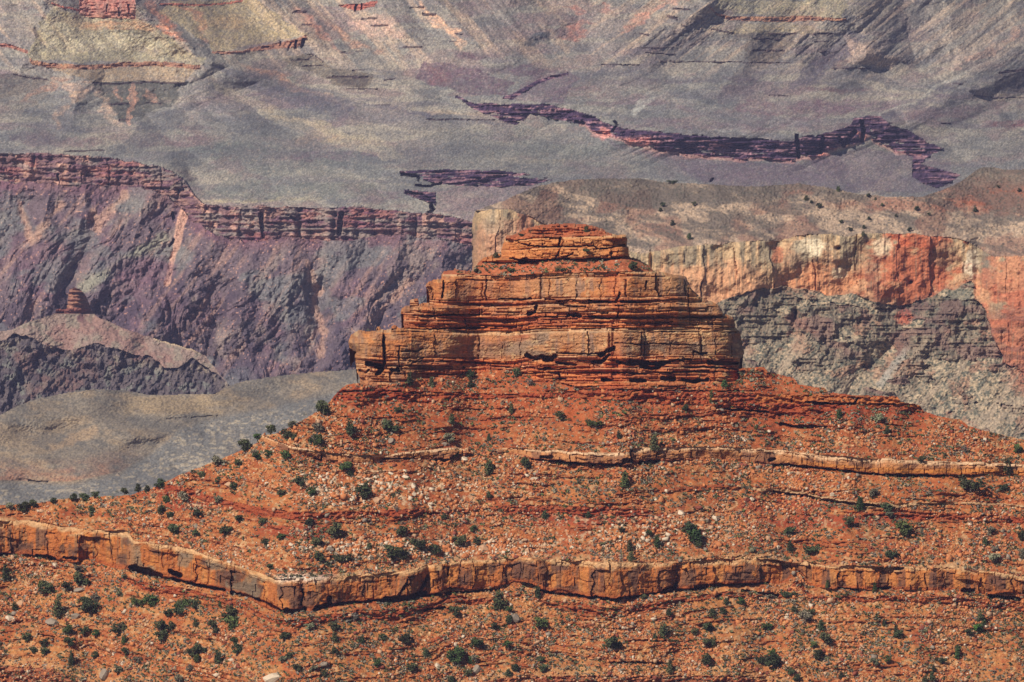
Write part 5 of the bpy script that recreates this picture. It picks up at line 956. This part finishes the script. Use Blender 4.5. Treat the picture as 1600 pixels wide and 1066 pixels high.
# ---- shrubs
SH = {}
for sdd in range(4):
    for mi in (0, 1, 2, 3): SH[(sdd, mi)] = crown_mesh("shrub", 'round' if sdd < 2 else 'twig', 60+sdd, foliage[mi], 90)
def place_shrub(cx, cy, wd, mi):
    P = fg.at(cx, cy+wd*0.35); pm = P[1]/FPX; o = bpy.data.objects.new("shrub", SH[(rng.randint(4), mi)]); COL.objects.link(o)
    o.location = tuple(P-np.array([0, 0, 0.05])); o.scale = (wd*pm*1.2, wd*pm*1.2, wd*pm*1.05); o.rotation_euler = (0, 0, rng.uniform(0, 6.28))
    o["category"] = "shrub"; o["group"] = "low shrubs on the hillside"
    register(o, ("large " if wd > 7.2 else "small ")+{0: "dark green", 1: "green", 2: "sage grey", 3: "dry brown"}[mi], "shrub", cx, cy)
SHR = """67,788,9 125,801,9 143,818,8 205,820,8 232,785,7 396,805,9 384,870,9 26,900,7 72,883,7 236,973,9 244,1015,8 224,1021,8 393,1005,8 192,1060,9 397,952,9 320,1035,8 233,1007,9 213,1004,8 172,1024,9 7,1025,8 100,782,7 141,776,8 174,774,7 183,770,8 231,786,7 283,751,6 288,741,6 325,731,7 182,786,9
521,813,9 447,844,8 768,852,9 730,815,7 749,785,9 667,797,7 655,809,7 527,849,6 487,886,8 688,840,8 446,1008,8 569,981,8 614,984,9 586,1000,9 492,1027,9 699,1002,9 698,975,9 655,967,8 664,991,6 688,995,6 777,964,8 800,1025,9 417,1019,6 607,1013,7 624,1031,6 605,1063,7 518,1063,9
910,804,9 935,809,8 945,825,6 1021,805,8 1088,806,8 1057,822,7 898,867,6 940,860,8 815,860,9 1164,866,7 858,948,9 828,954,8 950,1023,7 929,1030,9 860,1020,8 1162,952,8 1185,968,9 1181,1038,8 1103,944,8 1190,950,8 1155,985,7 1133,1004,8 1004,1024,7 909,1020,6 803,1031,9 816,996,7 1058,1004,6
1432,791,9 1450,791,9 1483,785,8 1324,829,6 1286,856,8 1272,843,8 1301,840,7 1362,829,6 1361,880,9 1490,816,9 1441,878,6 1451,880,7 1498,844,7 1258,872,9 1464,836,6 1346,821,6 1257,822,6 1437,922,8 1264,918,6 1256,913,8 1425,964,8 1365,1023,9 1407,1035,8 1299,1062,8 1265,1051,8 1508,1047,9 1525,1054,7 1543,1001,7 1553,991,8 1569,1016,6 1500,987,6 1399,1016,6 1211,945,9 1539,957,8 1348,980,8 1325,999,7
476,647,9 636,661,9 563,613,6 696,605,8 711,610,9 741,655,9 522,697,9 566,701,6 506,754,7 772,716,7 748,785,9 692,624,6 679,726,7 888,657,9 902,699,7 889,667,7 888,634,7 1181,668,9 1114,726,8 1125,735,6 1187,739,8 931,599,8 1045,639,7 1032,640,6 1047,660,9 1090,656,6 1060,753,6 1130,767,9 1000,785,6 1160,762,8 1172,762,9 815,638,7
1316,654,7 1374,667,6 1222,692,7 1300,688,6 1475,708,8 1559,770,9 1483,785,7 1284,722,6 1540,744,6 1256,758,7 1296,752,7 1341,750,7 1362,758,6
840,426,9 846,422,7 877,417,7 860,425,7 886,435,9 903,416,8 915,413,9 948,426,7 921,421,6 962,416,7 1021,426,7 811,386,6 850,368,6 834,369,5 829,363,7 784,410,6 759,413,6 816,425,5 763,424,6 576,516,6 618,513,6 709,519,5""".split()
ns = 0
for tk in SHR:
    v = [float(q) for q in tk.split(",")]; place_shrub(v[0], v[1], v[2], int(rng.choice([0, 1, 2], p=[.55, .2, .25]))); ns += 1
while ns < 300:
    px, py = rng.uniform(5, 1595), rng.uniform(590, 1062)
    if not ground_ok(px, py) or rng.rand() > 0.35+0.65*(py > 920): continue
    place_shrub(px, py, rng.uniform(5.6, 7.6), int(rng.choice([0, 1, 2, 3], p=[.3, .12, .45, .13]))); ns += 1
finish_labels()
# ---- uncountable small stones and low scrub, one object each
P3 = fg.points()
def scatter_mesh(name, n, build, dens, mats, label):
    VV = []; FF = []; MI = []; base = 0; got = 0
    while got < n:
        k = 40000; px = rng.uniform(-560, 2160, k); py = rng.uniform(400, 1110, k)
        i = np.clip(np.searchsorted(fg.xs, px), 1, len(fg.xs)-2); j = np.clip(np.round((py-fg.y0)/ST).astype(int), 1, len(fg.ys)-2)
        ok = (dens[j, i] > rng.rand(k)) & fg.M[j, i] & fg.M[j-1, i]
        i = i[ok][:n-got]; j = j[ok][:n-got]; px = px[ok][:n-got]; got += len(i); fx = ((px-fg.xs[i-1])/(fg.xs[i]-fg.xs[i-1]))[:, None]
        V, F, mi = build(P3[j, i-1]*(1-fx)+P3[j, i]*fx, PALE[j, i]); VV.append(V); FF.append(F+base); MI.append(mi); base += len(V)
    V = np.concatenate(VV); F = np.concatenate(FF); me = bpy.data.meshes.new(name); k = F.shape[1]
    me.vertices.add(len(V)); me.vertices.foreach_set("co", V.astype(np.float32).ravel()); me.loops.add(F.size); me.loops.foreach_set("vertex_index", F.astype(np.int32).ravel())
    me.polygons.add(len(F)); me.polygons.foreach_set("loop_start", np.arange(0, F.size, k, dtype=np.int32))
    for m_ in mats: me.materials.append(m_)
    me.update(calc_edges=True); me.polygons.foreach_set("material_index", np.concatenate(MI).astype(np.int32))
    o = new_obj(name, me, kind='stuff'); o["label"] = label; o["category"] = name; return o
OCT_V = np.array([(1, 0, 0), (0, 1, 0), (-1, 0, 0), (0, -1, 0), (0, 0, 1), (0, 0, -1), (.7, .7, .45), (-.7, -.7, .45)], float)
CUBE = np.array([(-1, -1, -1), (1, -1, -1), (1, 1, -1), (-1, 1, -1), (-1, -1, 1), (1, -1, 1), (1, 1, 1), (-1, 1, 1)], float)*.5
CF = np.array([(0, 3, 2, 1), (4, 5, 6, 7), (0, 1, 5, 4), (1, 2, 6, 5), (2, 3, 7, 6), (3, 0, 4, 7)])
def build_rocks(P, pale):
    n = len(P); s = np.exp(rng.normal(-1.35, 0.45, n))*(1+0.35*pale); s = np.clip(s, .10, .85)
    V = CUBE[None]*(1+0.42*rng.uniform(-1, 1, (n, 8, 3))); V[:, 4:, :2] *= rng.uniform(.5, .9, (n, 1, 1))
    V *= (s[:, None]*np.stack([rng.uniform(.8, 1.5, n), rng.uniform(.7, 1.2, n), rng.uniform(.5, 1, n)], 1))[:, None, :]
    a = rng.uniform(0, 6.28, n); ca, sa = np.cos(a)[:, None], np.sin(a)[:, None]
    X = V[..., 0]*ca-V[..., 1]*sa; Y = V[..., 0]*sa+V[..., 1]*ca; Z = V[..., 2]+X*rng.uniform(-.35, .35, (n, 1))
    V = np.stack([X, Y, Z], -1)+P[:, None]+np.array([0, 0, .08])
    F = (CF[None]+8*np.arange(n)[:, None, None]).reshape(-1, 4)
    r = rng.rand(n)-0.22*pale; mi = np.select([r < 0.04, r < 0.26, r < 0.82, r < 0.89], [0, 1, 2, 3], 4)
    return V.reshape(-1, 3), F, np.repeat(mi, 6)
dr = (free | (slope_b & fg.M))*(0.10+0.75*rubble_d+0.6*PALE)*(1-0.85*redslope*(y < 690))*np.where(y > 925, 0.85, 1)*(0.12+0.88*sm(-0.15, 0.35, fbm(x/34, y/18, 4, 600)+0.25*fbm(x/9, y/30, 2, 604)))
scatter_mesh("rubble", 43000, build_rocks, np.clip(dr, 0, 1), rock_mats, "loose pale and orange stones covering the red hillside")
def build_scrub(P, pale):
    n = len(P); q = 9; s = rng.uniform(.22, .55, n)*np.where(rng.rand(n) < .12, 1.35, 1)
    c = rng.normal(size=(n, q, 3))*np.array([.34, .34, .24])*s[:, None, None]; c[..., 2] = np.abs(c[..., 2])+0.12
    a = rng.normal(size=(n, q, 3)); a /= np.linalg.norm(a, axis=-1, keepdims=True); b = np.cross(a, rng.normal(size=(n, q, 3))); b /= np.linalg.norm(b, axis=-1, keepdims=True)
    w_ = (s[:, None, None]*rng.uniform(.2, .42, (n, q, 1)))
    o = P[:, None]+c; V = np.stack([o+a*w_, o+b*w_, o-a*w_, o-b*w_], 2).reshape(-1, 3)
    F = np.arange(n*q*4).reshape(-1, 4); r = rng.rand(n); mi = np.select([r < .30, r < .44, r < .86], [0, 1, 2], 3)
    return V, F, np.repeat(mi, q)
ds = (free | (slope_b & fg.M))*(0.25+0.75*sm(-0.2, 0.4, fbm(x/34+8, y/22, 3, 606)))*np.where(y > 925, 1.0, 0.8)*np.where((inK | inRB | thin), 0.2, 1)
scatter_mesh("scrub", 33000, build_scrub, np.clip(ds, 0, 1), foliage[:4], "low grey-green desert scrub dotted over the red hillside")
